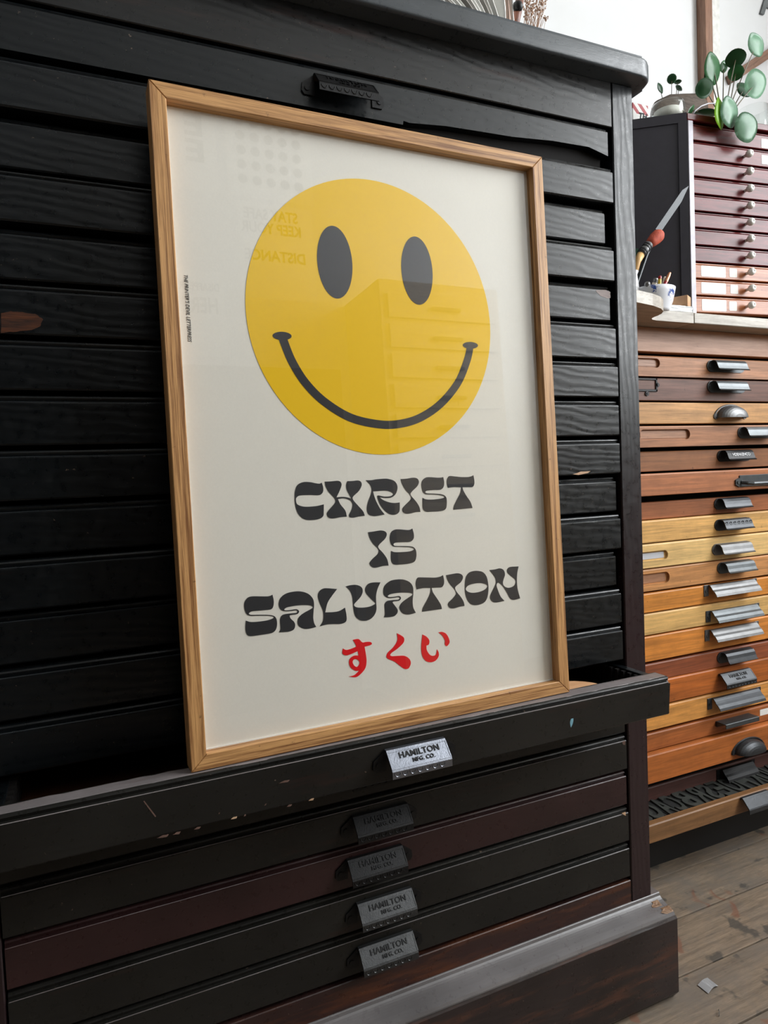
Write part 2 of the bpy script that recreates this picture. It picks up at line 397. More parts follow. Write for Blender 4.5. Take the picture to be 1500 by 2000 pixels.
bm = NB(); box(bm, -STW-.018, -STW+.004, .02, CD, FLOOR, .0425, .001); obj('plinth_side', bm, 'plinth', cab)

# the cast pull: tabs with screws, sloping face with raised lettering, ornamented lip
def pull_mesh(name, text=True, w=.037, mat='iron', lip=True, tabs=True):
    bm = NB()
    o = [(0.0, -.003), (-.001, .0005), (-.0055, 0), (-.0200, -.0165), (-.0212, -.0185), (-.0212, -.0265)]
    i = [(-.0195, -.0265), (-.0195, -.0190), (-.0185, -.0175), (-.0050, -.0020), (0.0, -.006)]
    prism(bm, o+i, -w, w); n0 = len(bm.faces)
    if tabs:
        for s in (-1, 1):
            pts = [(s*(w-.001), 0.0), (s*(w+.004), -.004), (s*(w+.014), -.011), (s*(w+.015), -.020), (s*(w+.012), -.024), (s*(w-.001), -.024)]
            prism(bm, pts if s > 0 else pts[::-1], -.0022, 0.0, 'y')
            disc(bm, (s*(w+.0085), -.0022, -.0165), (0, -1, 0), .0032, .0012)
        bm.faces.ensure_lookup_table()
        for f_ in bm.faces[n0:]: f_.material_index = 1
    # raised border and lettering on the sloping face
    A = Vector((0, -.0055, 0)); B = Vector((0, -.0200, -.0165)); d = (B-A).normalized(); nrm = Vector((0, d.z, -d.y)); nrm = nrm if nrm.y < 0 else -nrm
    ln = (B-A).length
    mt = Matrix(((1, 0, 0, 0), (0, -d.y, nrm.y, 0), (0, -d.z, nrm.z, 0), (0, 0, 0, 1)))
    mt.translation = (A+B)/2
    for a in ((-w+.001, w-.001, ln/2-.0032, ln/2-.0020), (-w+.001, w-.001, -ln/2, -ln/2+.0012), (-w, -w+.0014, -ln/2, ln/2-.002), (w-.0014, w, -ln/2, ln/2-.002)):
        b2 = NB(); box(b2, a[0], a[1], a[2], a[3], -.0002, .0005); t = bpy.data.meshes.new('t'); b2.to_mesh(t); b2.free(); add_mesh(bm, t, mt)
    if text:
        t = text_mesh('HAMILTON', .0096, .0006, 0, 1.04, .00008); t.transform(Matrix.Translation((.001, .0028, .0004))); nf = len(bm.faces); add_mesh(bm, t, mt)
        t = text_mesh('MFG. CO.', .0064, .0006, 0, 1.04, .00005); t.transform(Matrix.Translation((.004, -.0050, .0004))); add_mesh(bm, t, mt)
        bm.faces.ensure_lookup_table()
        for f_ in bm.faces[nf:]: f_.material_index = 1  # dark metal on the letters stands in for their deep shadow
    if lip:
        k = -w+.006
        while k < w-.004:
            pts = [(k+.0034*math.cos(a), -.0214, -.0200-.0042*math.sin(a)) for a in [PI*j/6 for j in range(7)]]
            tube(bm, pts, .0005, 4); k += .0092
    bmesh.ops.recalc_face_normals(bm, faces=bm.faces[:])
    me = bpy.data.meshes.new(name); bm.to_mesh(me); bm.free(); me.materials.append(M[mat]); me.materials.append(M['iron_dk']); return me
PULL = pull_mesh('lettered_pull'); PULL_LT = pull_mesh('bright_pull', True, .037, 'iron_lit')
def pull_old():
    return pull_mesh('black_pull', True, .037, 'iron_dk')
PULL_DK = pull_old()

# drawers (1 at the top); fronts have a bead along the top edge
def drawer_front(bm, x0, x1, y, zt, zb, th=.022):
    prism(bm, [(y+th, zt), (y+.0062, zt), (y+.0042, zt-.0010), (y+.0034, zt-.0026), (y+.0042, zt-.0046), (y+.0046, zt-.0060),
               (y+.0012, zt-.0063), (y+.0002, zt-.0072), (y, zt-.0084), (y, zb+.0016), (y+.0014, zb), (y+th, zb)], x0, x1)
gapR = [9, 2, 11, 3.6, 8, 2, .5, .5, .5, 5, 3, 8, 5, 5, 0, 4, 3, 3, 2, 2]
recess = {2: .009, 4: .006, 9: .005, 11: .006, 1: -.001, 3: 0, 5: .001, 15: .001, 17: .001}
DR = {}
for i in range(20):
    zt = bz(i)-.0008; zb = bz(i+1)+.0042; yy = recess.get(i, 0)+random.uniform(-.0008, .0008)
    x1 = W-.0012-gapR[i]*.00095; x0 = .0015+random.uniform(0, .001)
    mat = 'plum' if i == 17 else ('black_low' if i >= 14 else 'black')
    bm = NB()
    if i == 0:
        # the lower edge of the top drawer is broken away on the right
        prof = [(x0, zt-.0065), (x1, zt-.0065), (x1, zt-.0395)]
        for px, py in ((1150, 287), (1080, 275), (1000, 267), (940, 257), (870, 246), (800, 240), (788, 236)):
            q = aty(px, py, 0); prof.append((q.x, q.z))
        q = aty(787, 246, 0); prof += [(q.x, zb), (x0, zb)]
        me = fill([prof]); 
        b2 = bmesh.new(); b2.from_mesh(me); bpy.data.meshes.remove(me)
        prism(bm, prof, 0.0, .022, 'y'); b2.free()
        prism(bm, [(.022, zt), (.0062, zt), (.0042, zt-.001), (.0034, zt-.0026), (.0042, zt-.0046), (.0046, zt-.0063), (.022, zt-.0063)], x0, x1)
        d = obj('drawer', bm, mat, cab)
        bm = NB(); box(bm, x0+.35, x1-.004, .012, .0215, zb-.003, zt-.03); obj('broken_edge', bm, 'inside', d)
    elif i == 14:
        yy = -.0850; zt = .4282; zb = .3772
        drawer_front(bm, -.001, W-.003, yy, zt, zb, .0275)
        bmesh.ops.bevel(bm, geom=[e for e in bm.edges if abs(e.verts[0].co.x-e.verts[1].co.x) < 1e-6 and e.verts[0].co.x > W-.01 and min(e.verts[0].co.y, e.verts[1].co.y) < yy+.001], offset=.003, segments=2, affect='EDGES')
        d = obj('drawer', bm, mat, cab); drawer15 = d
        for xs in (.004, W-.016):
            bm = NB(); box(bm, xs, xs+.012, yy+.0275, .36, zb+.006, zt-.004, .0008); obj('drawer_side', bm, 'black', d)
        # notched strips for the case dividers on the inner faces
        for xs, sg in ((W-.016, -1), (.016, 1)):
            k = 0; yv = yy+.03
            while yv < 0.06:
                bm = NB(); box(bm, min(xs, xs+sg*.006), max(xs, xs+sg*.006), yv, yv+.006, zb+.012, zt-.006); obj('rack_tooth', bm, 'inside', d); yv += .0125
        bm = NB(); box(bm, .016, W-.016, yy+.0275, .36, zb+.006, zb+.011); obj('drawer_bottom', bm, 'drawer_in', d)
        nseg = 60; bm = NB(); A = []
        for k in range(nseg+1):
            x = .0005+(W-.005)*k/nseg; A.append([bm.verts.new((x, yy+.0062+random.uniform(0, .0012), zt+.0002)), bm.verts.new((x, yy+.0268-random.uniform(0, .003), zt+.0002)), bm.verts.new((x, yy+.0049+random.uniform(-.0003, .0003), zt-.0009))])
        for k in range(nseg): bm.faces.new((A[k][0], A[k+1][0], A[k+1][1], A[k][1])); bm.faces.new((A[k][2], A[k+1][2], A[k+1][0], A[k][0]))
        obj('worn_lit_top_edge', bm, 'worn_lit_edge', d)  # worn grey rail top, its lit edge line painted in as well
        bm = NB(); tube(bm, [(x*(W-.006)/40+.001, yy+.0007, zt-.0071+random.uniform(-.0001, .0001)) for x in range(41)], .00055, 6); obj('arris_highlight', bm, 'worn_lit_edge', d)  # pale bead standing in for the highlight along the ledge
        inst('pull', PULL_LT, d, (.4265, yy, .4145)); DR[i] = (d, yy)
        continue
    else:
        drawer_front(bm, x0, x1, yy, zt, zb)
        d = obj('drawer', bm, mat, cab)
    DR[i] = (d, 0 if i == 0 else yy)
    if i: bm = NB(); tube(bm, [(x0+.001+(x1-x0-.002)*k/24, yy+.0009, zt-.0069+random.uniform(-.00012, .00012)) for k in range(25)], .00045, 6); obj('arris_highlight', bm, 'worn_lit_edge' if i > 14 else 'black_top', d)  # lighter line painted along the ledge in place of a highlight
    bm = NB(); box(bm, .012, W-.014, yy+.022, .33, zb+.004, zt-.006); obj('drawer_box', bm, 'inside', d)
    if i == 0: inst('pull', PULL_DK, d, (.4095, 0, 1.1835))
    elif i < 14: inst('pull', PULL_DK, d, (.41+random.uniform(-.004, .004), yy, bz(i)-.0145))
    if i == 15: inst('pull', PULL_DK, d, (.412, yy, bz(15)-.0050))
    if i == 16: inst('pull', PULL_DK, d, (.4150, yy, bz(16)-.0145))
    if i == 17: inst('pull', PULL_DK, d, (.4065, yy, bz(17)-.0125))
    if i == 18: inst('pull', PULL, d, (.4160, yy, bz(18)-.0145))
    if i == 19: inst('pull', PULL, d, (.4150, yy, bz(19)-.0155))

M['worn_brown'] = mat_wood('worn_brown_patch', (104, 58, 32), (36, 20, 14), 'x', grain=1.6, bump=.5)
M['chip'] = mat_wood('chipped_paint', (122, 96, 86), (84, 62, 54), 'x', bump=.4)
M['bluemark'] = mat_plain('pale_blue_paint_mark', (120, 170, 186), .6)
def patch(i, pts, mat, n=4, jit=1.2):
    d, yf = DR[i]; P2 = []
    for k in range(len(pts)):
        a, b = pts[k], pts[(k+1) % len(pts)]
        for q in range(n):
            t = q/n; w = aty(a[0]+(b[0]-a[0])*t+random.uniform(-jit, jit), a[1]+(b[1]-a[1])*t+random.uniform(-jit*.6, jit*.6), yf); P2.append((w.x, w.z))
    link_mesh('worn_patch', fill([P2], .0002, Matrix.Translation((0, yf, 0)) @ FX), mat, d)
patch(5, [(2, 612), (20, 608), (45, 610), (70, 614), (84, 624), (78, 638), (55, 646), (25, 648), (2, 650)], 'worn_brown')
patch(4, [(1163, 567), (1180, 566), (1192, 570), (1192, 582), (1186, 583), (1172, 578)], 'chip', 3, .6)
patch(8, [(1119, 926), (1135, 921), (1153, 920), (1148, 924), (1130, 928)], 'raw', 2, .5)
patch(16, [(1215, 1449), (1221, 1447), (1221, 1455), (1217, 1454)], 'chip', 2, .3)
patch(18, [(1214, 1588), (1222, 1586), (1222, 1593), (1217, 1591)], 'raw', 2, .3)
patch(14, [(1115, 1404), (1120, 1403), (1119, 1412), (1115, 1421), (1113, 1412)], 'bluemark', 2, .3)
for x_, y_, l_ in ((457, 1597, 13), (428, 1588, 3), (608, 1561, 11), (318, 1633, 24), (345, 1627, 16), (385, 1617, 14), (478, 1592, 5), (518, 1571, 4), (555, 1526, 22), (565, 1573, 10)):
    patch(14, [(x_-l_/2, y_+2+l_*.1), (x_, y_-1.5), (x_+l_/2, y_-1-l_*.1), (x_+l_/3, y_+1.5)], 'raw' if 10 < l_ < 14 else 'chip', 2, .5)
patch(14, [(280, 1565), (282, 1564), (305, 1594), (303, 1596)], 'chip', 2, .2)
# a pale wooden offcut lying in the open drawer
c = atz(1145, 1338, .425)
bm = NB(); pts = [(c.x-.06+.085*math.cos(a)*1.0, c.y+.05*math.sin(a)) for a in [2*PI*k/28 for k in range(28)]]
pts = [(x, min(max(yv, -.054), .05)) for x, yv in pts]
M['pale'] = mat_wood('pale_wood', (226, 178, 136), (196, 146, 104), 'x', bump=0.1)
prism(bm, pts, .3885, .4215, 'z'); tag(obj('wooden_disc', bm, 'pale'), 'pale round wooden offcut lying in the pulled-out black drawer', 'offcut')

# ------------------------------------------------------------------ framed print
FSC = .9755
FB = CAM+(Vector((.1856, -.0592, .422))-CAM)*FSC; FW, FH = .4893*FSC, .7033*FSC; LEAN, FYAW = .0341, .0173
FDEP = .025; MOULD = .0159
fr_root = empty('framed_print', FB, 'oak-framed poster of a yellow smiling face leaning on the black cabinet', 'picture', local=True)
fr_root.rotation_euler = Matrix.Rotation(FYAW, 3, 'Z').to_euler()
# local axes: x along the bottom, y into the cabinet, z up the frame; lean tips the top backwards
fr_root.rotation_euler = (Matrix.Rotation(FYAW, 3, 'Z') @ Matrix.Rotation(-LEAN, 3, 'X')).to_euler()
fr_root.location = FB+Vector((0, 0, .0))
RM = Matrix.Rotation(FYAW, 3, 'Z') @ Matrix.Rotation(-LEAN, 3, 'X')
EXm, EYm, EZm = RM.col[0], RM.col[1], RM.col[2]
def fr(px, py, depth):
    """photo pixel -> coordinates on the plane `depth` behind the face of the frame"""
    d = ray(px, py); o = FB+EYm*depth; t = (o-CAM).dot(EYm)/d.dot(EYm); q = CAM+d*t-FB
    return (q.dot(EXm), q.dot(EZm))
def rail(pts, mat):
    bm = NB(); prism(bm, pts, 0, FDEP, 'y')
    bmesh.ops.bevel(bm, geom=[e for e in bm.edges if e.verts[0].co.y < 1e-6 and e.verts[1].co.y < 1e-6], offset=.0007, segments=1, affect='EDGES')
    return obj('frame_rail', bm, mat, fr_root)
g = .00018; mo = MOULD
rail([(g, 0), (FW-g, 0), (FW-mo-g, mo), (mo+g, mo)], 'oak_x')
rail([(g, FH), (mo+g, FH-mo), (FW-mo-g, FH-mo), (FW-g, FH)], 'oak_x')
rail([(0, g), (mo, mo+g), (mo, FH-mo-g), (0, FH-g)], 'oak_z')
rail([(FW, g), (FW, FH-g), (FW-mo, FH-mo-g), (FW-mo, mo+g)], 'oak_z')
DG, DP = .0095, .0130
bm = NB(); box(bm, mo, FW-mo, DG, DG+.002, mo, FH-mo); gl = obj('glass', bm, ['glass', 'clear'], fr_root)
for p in gl.data.polygons: p.material_index = 0 if p.normal.y < -0.9 else 1
bm = NB(); box(bm, mo, FW-mo, DP, DP+.0012, mo, FH-mo); paper = obj('paper', bm, 'paper', fr_root)
bm = NB(); box(bm, mo-.006, FW-mo+.006, DP+.0014, FDEP-.004, mo-.006, FH-mo+.006); 
M['mdf'] = mat_plain('brown_backing_board', (120, 92, 66), 0.8)
bm2 = NB(); box(bm2, mo, FW-mo, DP+.0014, FDEP-.004, mo, FH-mo); bm.free(); obj('backing_board', bm2, 'mdf', fr_root)
# pale spacer strips holding the glass off the paper
for a in ((mo, FW-mo, mo, mo+.0012), (mo, mo+.0012, mo, FH-mo)):
    bm = NB(); box(bm, a[0], a[1], DG+.002, DP, a[2], a[3]); obj('spacer', bm, 'paper_w', fr_root)

def smooth_loop(pts, n=5):
    """closed Catmull-Rom through pts; a third entry marks a sharp corner"""
    out = []; N = len(pts)
    for i in range(N):
        p0, p1, p2, p3 = pts[i-1], pts[i], pts[(i+1) % N], pts[(i+2) % N]
        a = Vector(p1[:2]); b = Vector(p2[:2])
        ta = Vector((0, 0)) if len(p1) > 2 else (b-Vector(p0[:2]))*.5
        tb = Vector((0, 0)) if len(p2) > 2 else (Vector(p3[:2])-a)*.5
        if len(p1) > 2: ta = (b-a)*.6
        if len(p2) > 2: tb = (b-a)*.6
        L = (b-a).length
        for t_, nm in ((ta, 0), (tb, 1)):
            if t_.length > L*1.2: t_ *= L*1.2/t_.length
        for k in range(n):
            t = k/n; h00 = 2*t**3-3*t**2+1; h10 = t**3-2*t**2+t; h01 = -2*t**3+3*t**2; h11 = t**3-t**2
            out.append(tuple(a*h00+ta*h10+b*h01+tb*h11))
    return out
def glyph(name, org, sc, loops, mat, h=.00012, lift=.00025, parent=None):
    L = []
    for lp in loops:
        L.append([fr(org[0]+x/sc, org[1]+y/sc, DP) for x, y in smooth_loop(lp)])
    me = fill(L, h, Matrix.Translation((0, DP-lift, 0)) @ FX)
    return link_mesh(name, me, mat, parent or paper)
K = 1
A_, B_, C_, D_, E_, F_, G_ = ((565, 920), 7.5), ((740, 915), 7.5), ((700, 1020), 10), ((465, 1140), 7.5), ((655, 1120), 7.5), ((840, 1090), 7.5), ((655, 1220), 6.25)
GL = [
 (A_, [[(475,170,K),(495,240),(490,310),(440,352),(300,350),(150,358),(105,390),(97,430),(115,485),(180,515),(260,523),(400,512),(505,487,K),(503,600),(495,660),(440,700),(320,718),(220,705),(140,640),(95,540),(78,400),(85,290),(120,205),(200,163),(300,162),(380,178),(440,185)]]),
 (A_, [[(520,155,K),(600,152),(700,143),(745,155),(765,200),(740,280),(690,385,K),(760,378),(830,382),(910,403,K),(880,350),(840,270),(833,200),(850,148,K),(930,145),(1000,138),(1045,155),(1060,205),(1020,290),(930,380),(940,430),(1010,510),(1080,590),(1105,655,K),(1020,665),(940,682),(885,675),(875,640),(910,570),(925,490),(890,430),(800,400),(710,410,K),(750,490),(820,580),(842,668,K),(750,675),(640,695),(575,680),(548,625),(580,570),(650,490),(675,440),(650,385),(580,310),(535,230)]]),
 (B_, [[(-192,172,K),(-132,238),(-107,307),(-122,388),(-162,497),(-177,598),(-152,672),(-82,696),(-12,692),(83,673,K),(17,588),(-42,477),(-77,378),(-87,335,K),(-12,330),(100,325),(180,345),(210,375),(170,405),(88,412),(30,402),(-12,394),(-25,408),(7,508),(67,598),(137,657),(200,678),(260,668),(298,630),(305,560),(303,497,K),(230,505),(150,495),(60,460),(5,416,K),(60,427),(130,432),(190,420),(240,380),(268,310),(265,240),(220,180),(130,152),(50,151),(-50,160),(-112,171)]]),
 (B_, [[(320,155,K),(400,150),(500,135),(560,148),(585,195),(560,260),(490,330),(462,370),(475,405),(540,480),(590,560),(607,635,K),(540,638),(460,658),(390,660),(350,630),(345,585),(390,530),(460,460),(470,425),(445,375),(390,315),(340,230)]]),
 (B_, [[(940,125,K),(955,200),(945,270),(900,310),(800,315),(700,325),(678,345),(700,362),(800,367),(900,375),(960,395),(990,440),(992,540),(970,600),(900,625),(780,632),(690,632),(645,590),(638,500),(640,430,K),(690,452),(780,455),(880,445),(950,430),(957,413),(900,393),(800,382),(690,378),(650,350),(630,300),(622,230),(640,170),(690,132),(760,128),(860,135),(915,132)]]),
 (B_, [[(1383,98,K),(1397,180),(1395,230),(1370,270),(1300,272),(1222,275,K),(1235,320),(1280,400),(1340,490),(1370,578,K),(1088,605,K),(1100,540),(1150,440),(1190,360),(1205,276,K),(1120,272),(1060,275),(1012,283,K),(995,220),(1000,150),(1030,112),(1100,115),(1200,125),(1300,125),(1350,115)]]),
 (C_, [[(188,195,K),(300,180),(430,160),(520,180),(553,235),(520,320),(420,420),(385,470),(400,515),(480,600),(560,720),(588,845,K),(480,852),(370,880),(290,885),(230,840),(220,785),(280,710),(370,625),(395,560),(370,505),(280,410),(215,300)]]),
 (C_, [[(1052,122,K),(1080,230),(1075,320),(1010,380),(850,388),(720,398),(682,430),(710,460),(850,464),(1000,469),(1080,490),(1125,560),(1128,680),(1090,770),(980,808),(820,825),(700,825),(645,770),(633,660),(638,560,K),(700,582),(850,582),(1000,568),(1080,537),(1078,512),(1000,488),(850,481),(690,473),(640,430),(615,350),(618,250),(650,180),(720,142),(820,140),(930,150),(1000,148)]]),
 (D_, [[(503,160,K),(522,250),(515,330),(480,375),(350,390),(200,405),(157,435),(185,455),(320,454),(450,457),(530,475),(565,530),(568,620),(540,690),(480,725),(330,750),(180,768),(130,745),(108,680),(108,600),(115,540,K),(180,560),(300,555),(430,535),(520,502),(517,482),(440,469),(300,468),(170,468),(115,430),(90,350),(95,270),(140,205),(210,185),(320,185),(430,185),(475,175)]]),
 (D_, [[(595,712,K),(620,670),(618,600),(615,520),(640,465),(700,443),(790,433),(855,425),(868,405),(850,388),(780,398),(700,403),(640,390),(605,350),(595,290),(620,210),(700,145),(820,115),(930,115),(1030,150),(1095,220),(1112,300),(1105,400),(1100,500),(1115,580),(1145,632,K),(1060,655),(970,660),(890,620),(870,560),(890,490),(960,430),(1050,380),(1095,345),(1060,318),(960,312),(850,320),(720,345),(675,375),(690,389),(760,386),(850,373),(891,398),(882,432),(850,448),(780,457),(755,470),(770,510),(820,560),(835,610),(815,670),(750,700),(670,708)]]),
 (E_, [[(25,228,K),(-45,320),(-115,430),(-150,570,K),(-25,565),(60,548),(140,500,K),(160,600),(163,680),(135,720),(60,740),(-25,740),(-125,747),(-230,775,K),(-185,700),(-175,620),(-185,540),(-235,420),(-257,330),(-235,260),(-175,220),(-95,218)]]),
 (E_, [[(150,190,K),(220,172),(310,168),(380,200),(400,260),(370,340),(290,430),(272,465),(310,495),(400,500),(500,485),(575,450),(580,430),(520,370),(450,290),(435,225),(470,160),(540,133),(660,130,K),(615,230),(595,330),(597,430),(600,530),(570,610),(510,670),(430,693),(350,680),(290,620),(265,520),(255,420),(245,330),(210,250)]]),
 (E_, [[(708,642,K),(725,600),(722,520),(720,450),(755,405),(830,391),(920,383),(942,360),(920,346),(850,356),(770,358),(715,320),(700,260),(720,180),(800,110),(900,88),(1000,90),(1090,130),(1135,200),(1140,300),(1130,400),(1140,500),(1178,575,K),(1080,600),(1000,590),(950,540),(940,480),(980,420),(1060,360),(1130,310),(1100,285),(1000,278),(900,285),(800,305),(765,332),(790,345),(860,341),(930,330),(960,355),(945,390),(910,402),(850,410),(838,425),(870,470),(910,530),(905,580),(860,625),(780,640)]]),
 (F_, [[(188,248,K),(203,320),(200,380),(170,425),(100,430),(22,435,K),(40,500),(100,590),(155,680),(172,745,K),(-120,785,K),(-107,725),(-47,615),(-2,515),(6,437,K),(-87,437),(-140,445),(-197,458,K),(-212,375),(-197,305),(-172,283),(-87,283),(0,285),(80,285),(150,270)]]),
 (F_, [[(235,250,K),(310,235),(400,222),(460,240),(480,285),(450,350),(380,410),(365,440),(385,490),(450,570),(490,640),(503,700,K),(430,712),(350,735),(290,730),(260,690),(270,650),(330,590),(375,530),(375,500),(350,450),(290,380),(250,310)]]),
 (F_, [[(690,187),(770,205),(825,270),(850,380),(852,480),(835,580),(790,650),(700,685),(610,680),(550,620),(515,520),(508,400),(520,290),(560,220),(620,193)], [(521,450),(560,400),(650,372),(740,365),(820,385),(838,415),(800,460),(720,495),(620,508),(550,490)]]),
 (F_, [[(868,175,K),(950,165),(1020,150),(1075,175),(1095,240),(1075,310),(1065,370),(1090,415),(1150,435),(1220,410),(1250,360),(1240,310),(1180,260),(1130,210),(1130,160),(1170,130),(1295,122,K),(1275,220),(1270,330),(1280,450),(1318,590,K),(1220,612),(1170,590),(1120,500),(1070,420),(1020,370),(990,360),(972,395),(985,450),(1030,560),(1088,625,K),(1000,645),(930,645),(885,605),(880,550),(920,460),(960,370),(955,300),(920,240)]]),
]
for (o_, s_), lp in GL: glyph('letter', o_, s_, lp, 'ink')
RD = [
 [[(212,185,K),(280,175),(320,210),(338,218,K),(380,210),(430,212),(445,235),(420,252),(355,268,K),(370,350),(380,440),(365,530),(310,600),(250,640),(165,632,K),(230,615),(290,560,K),(240,560),(185,520),(165,460),(180,410),(230,378),(282,378,K),(272,322,K),(200,355),(130,375),(85,350),(92,290,K),(130,308),(180,298),(255,268,K),(240,230)], [(250,420),(285,440),(293,475),(265,515),(230,500),(210,460),(220,430)]],
 [[(750,105,K),(800,130),(838,165),(830,220),(760,290),(690,340),(668,370),(690,384),(750,381),(840,380),(900,415),(920,470),(895,530),(850,540),(800,510),(720,450),(640,415),(622,385),(640,340),(710,270),(755,190)]],
 [[(1062,120,K),(1110,145),(1145,190),(1140,240),(1110,255,K),(1115,310),(1150,365),(1190,380),(1225,365),(1240,300,K),(1260,340),(1258,390),(1220,440),(1160,458),(1100,440),(1060,380),(1047,300),(1052,200)]],
 [[(1257,95,K),(1300,88),(1350,110),(1385,170),(1392,220),(1360,262),(1335,240),(1335,190),(1300,130)]],
]
for lp in RD: glyph('red_character', G_[0], G_[1], lp, 'red')
# the face
def ell(cx, cy, rx, ry, rot=0.0, n=64):
    return [(cx+rx*math.cos(a)*math.cos(rot)-ry*math.sin(a)*math.sin(rot), cy+rx*math.cos(a)*math.sin(rot)+ry*math.sin(a)*math.cos(rot)) for a in [2*PI*k/n for k in range(n)]]
def flat(name, loops, mat, lift, parent, h=.0001):
    return link_mesh(name, fill(loops, h, Matrix.Translation((0, DP-lift, 0)) @ FX), mat, parent)
face = flat('yellow_face', [ell(.2457*FSC, .4823*FSC, .1573*FSC, .1612*FSC, 0, 128)], 'yellow', .0003, paper)
SM = ((450, 330), 2.727)
def sp(x, y): return fr(SM[0][0]+x/SM[1], SM[0][1]+y/SM[1], DP)
for (x0, x1, y0, y1) in ((462, 648, 305, 690), (910, 1075, 362, 723)):
    a, b = sp((x0+x1)/2, y0), sp((x0+x1)/2, y1); c_, d_ = sp(x0, (y0+y1)/2), sp(x1, (y0+y1)/2)
    flat('eye', [ell((c_[0]+d_[0])/2, (a[1]+b[1])/2, (d_[0]-c_[0])/2, (a[1]-b[1])/2)], 'ink', .00055, paper)
cl = [(275,890),(290,935),(330,1030),(400,1140),(500,1240),(640,1325),(790,1360),(900,1358),(1010,1325),(1120,1250),(1210,1140),(1260,1020),(1277,940)]
cp = [Vector(sp(*p)) for p in cl]
def crom(ps, n=6):
    o = []
    for i in range(len(ps)-1):
        p0 = ps[max(i-1, 0)]; p1 = ps[i]; p2 = ps[i+1]; p3 = ps[min(i+2, len(ps)-1)]
        for k in range(n):
            t = k/n; o.append(0.5*((2*p1)+(p2-p0)*t+(2*p0-5*p1+4*p2-p3)*t*t+(3*p1-p0-3*p2+p3)*t**3))
    o.append(ps[-1]); return o
cs = crom(cp); Lf, Rt = [], []
for i, p in enumerate(cs):
    t = (cs[min(i+1, len(cs)-1)]-cs[max(i-1, 0)]).normalized(); nn = Vector((-t.y, t.x)); w = .0047
    Lf.append(tuple(p+nn*w)); Rt.append(tuple(p-nn*w))
flat('smile', [Lf+Rt[::-1]], 'ink', .00055, paper)
for (x, y, rx, ry) in ((275, 890, 50, 22), (1277, 940, 40, 18)):
    c_ = sp(x, y); e1 = sp(x+rx, y); e2 = sp(x, y-ry)
    flat('smile_end', [ell(c_[0], c_[1], e1[0]-c_[0], e2[1]-c_[1], 0.03)], 'ink', .0006, paper)
# imprint running down the left margin
a = Vector(fr(360, 537, DP)); b = Vector(fr(369, 668, DP))
t = text_mesh("THE PRINTER'S DEVIL LETTERPRESS", .0052, .0001, 0.25, 1.0, .0)
xs = [v.co.x for v in t.vertices]; ln = max(xs)-min(xs)
t.transform(Matrix.Translation((-(max(xs)+min(xs))/2, 0, 0))); t.transform(Matrix.Diagonal(((a-b).length/ln, 1, 1, 1)))
t.transform(Matrix.Rotation(-PI/2, 4, 'Z')); t.transform(Matrix.Translation(((a.x+b.x)/2+.001, (a.y+b.y)/2, 0)))
t.transform(Matrix.Translation((0, DP-.0003, 0)) @ FX); link_mesh('imprint', t, 'ink', paper)

# ------------------------------------------------------------------ the brown drawer cabinet on the right
YF = .215; CX0, CX1 = .93, 1.77
cab2 = empty('drawer_cabinet', ((CX0+CX1)/2, .46, FLOOR), 'warm brown wooden cabinet of shallow drawers with mismatched metal pulls', 'cabinet')
Z2U = .979; Z2T = .9985
def Z(x, y, Y=YF): return aty(x, y, Y).z
rail_z = Z(1247, 686)
M['body2'] = mat_wood('dark_carcass_wood', (84, 56, 44), (50, 34, 28), 'z')
M['kick'] = mat_plain('black_kickboard', (24, 23, 23), 0.7)
M['rail2'] = mat_wood('pale_brown_rail', (182, 128, 88), (150, 100, 66), 'x', grain=.7, bump=.15)
bm = NB(); box(bm, CX0, CX1, YF-.001, YF+.02, rail_z, Z2U, .001); obj('top_rail', bm, 'rail2', cab2)
for xs in (CX0-.03, CX1):
    bm = NB(); box(bm, xs, xs+.03, YF, RY1-.01, FLOOR+.06, Z2U); obj('side_panel', bm, 'body2', cab2)
bm = NB(); box(bm, CX0, CX1, RY1-.03, RY1-.01, FLOOR+.06, Z2U); obj('back_panel', bm, 'inside', cab2)
bm = NB(); box(bm, CX0-.03, CX1+.03, .244, .27, FLOOR, FLOOR+.072); obj('kickboard', bm, 'kick', cab2)
bm = NB(); box(bm, CX0, CX1, YF+.03, YF+.036, FLOOR+.06, rail_z); obj('carcass_back', bm, 'inside', cab2)

def stadium(x0, x1, z0, z1, n=8):
    r = (z1-z0)/2; c = (z0+z1)/2
    return [(x1-r+r*math.cos(a), c+r*math.sin(a)) for a in [-PI/2+PI*k/n for k in range(n+1)]] + [(x0+r+r*math.cos(a), c+r*math.sin(a)) for a in [PI/2+PI*k/n for k in range(n+1)]]
# --- pulls
def arc_sheet(bm, w, prof, th=.0014):
    """bent sheet: open profile in (y,z) thickened, extruded over +-w"""
    P_ = [Vector(p) for p in prof]; N_ = []
    for i in range(len(P_)):
        t = (P_[min(i+1, len(P_)-1)]-P_[max(i-1, 0)]).normalized(); N_.append(Vector((-t.y, t.x)))
    inner = [tuple(p+n*th) for p, n in zip(P_, N_)]
    prism(bm, [tuple(p) for p in P_]+inner[::-1], -w, w)
def fin(bm, name, mat):
    bmesh.ops.recalc_face_normals(bm, faces=bm.faces[:])
    me = bpy.data.meshes.new(name); bm.to_mesh(me); bm.free(); me.materials.append(M[mat]); return me
def pull_ledge(w, mat):
    bm = NB(); box(bm, -w, w, -.024, 0, .0, .0016, .0004); box(bm, -w, w, -.0255, -.0235, -.0075, .0016, .0004); box(bm, -w, w, -.0016, 0, -.009, .0)
    for s in (-1, 1): prism(bm, [(0, 0), (-.022, 0), (-.004, -.009), (0, -.009)], s*(w-.001)-.001, s*(w-.001)+.001)
    return fin(bm, 'ledge_pull', mat)
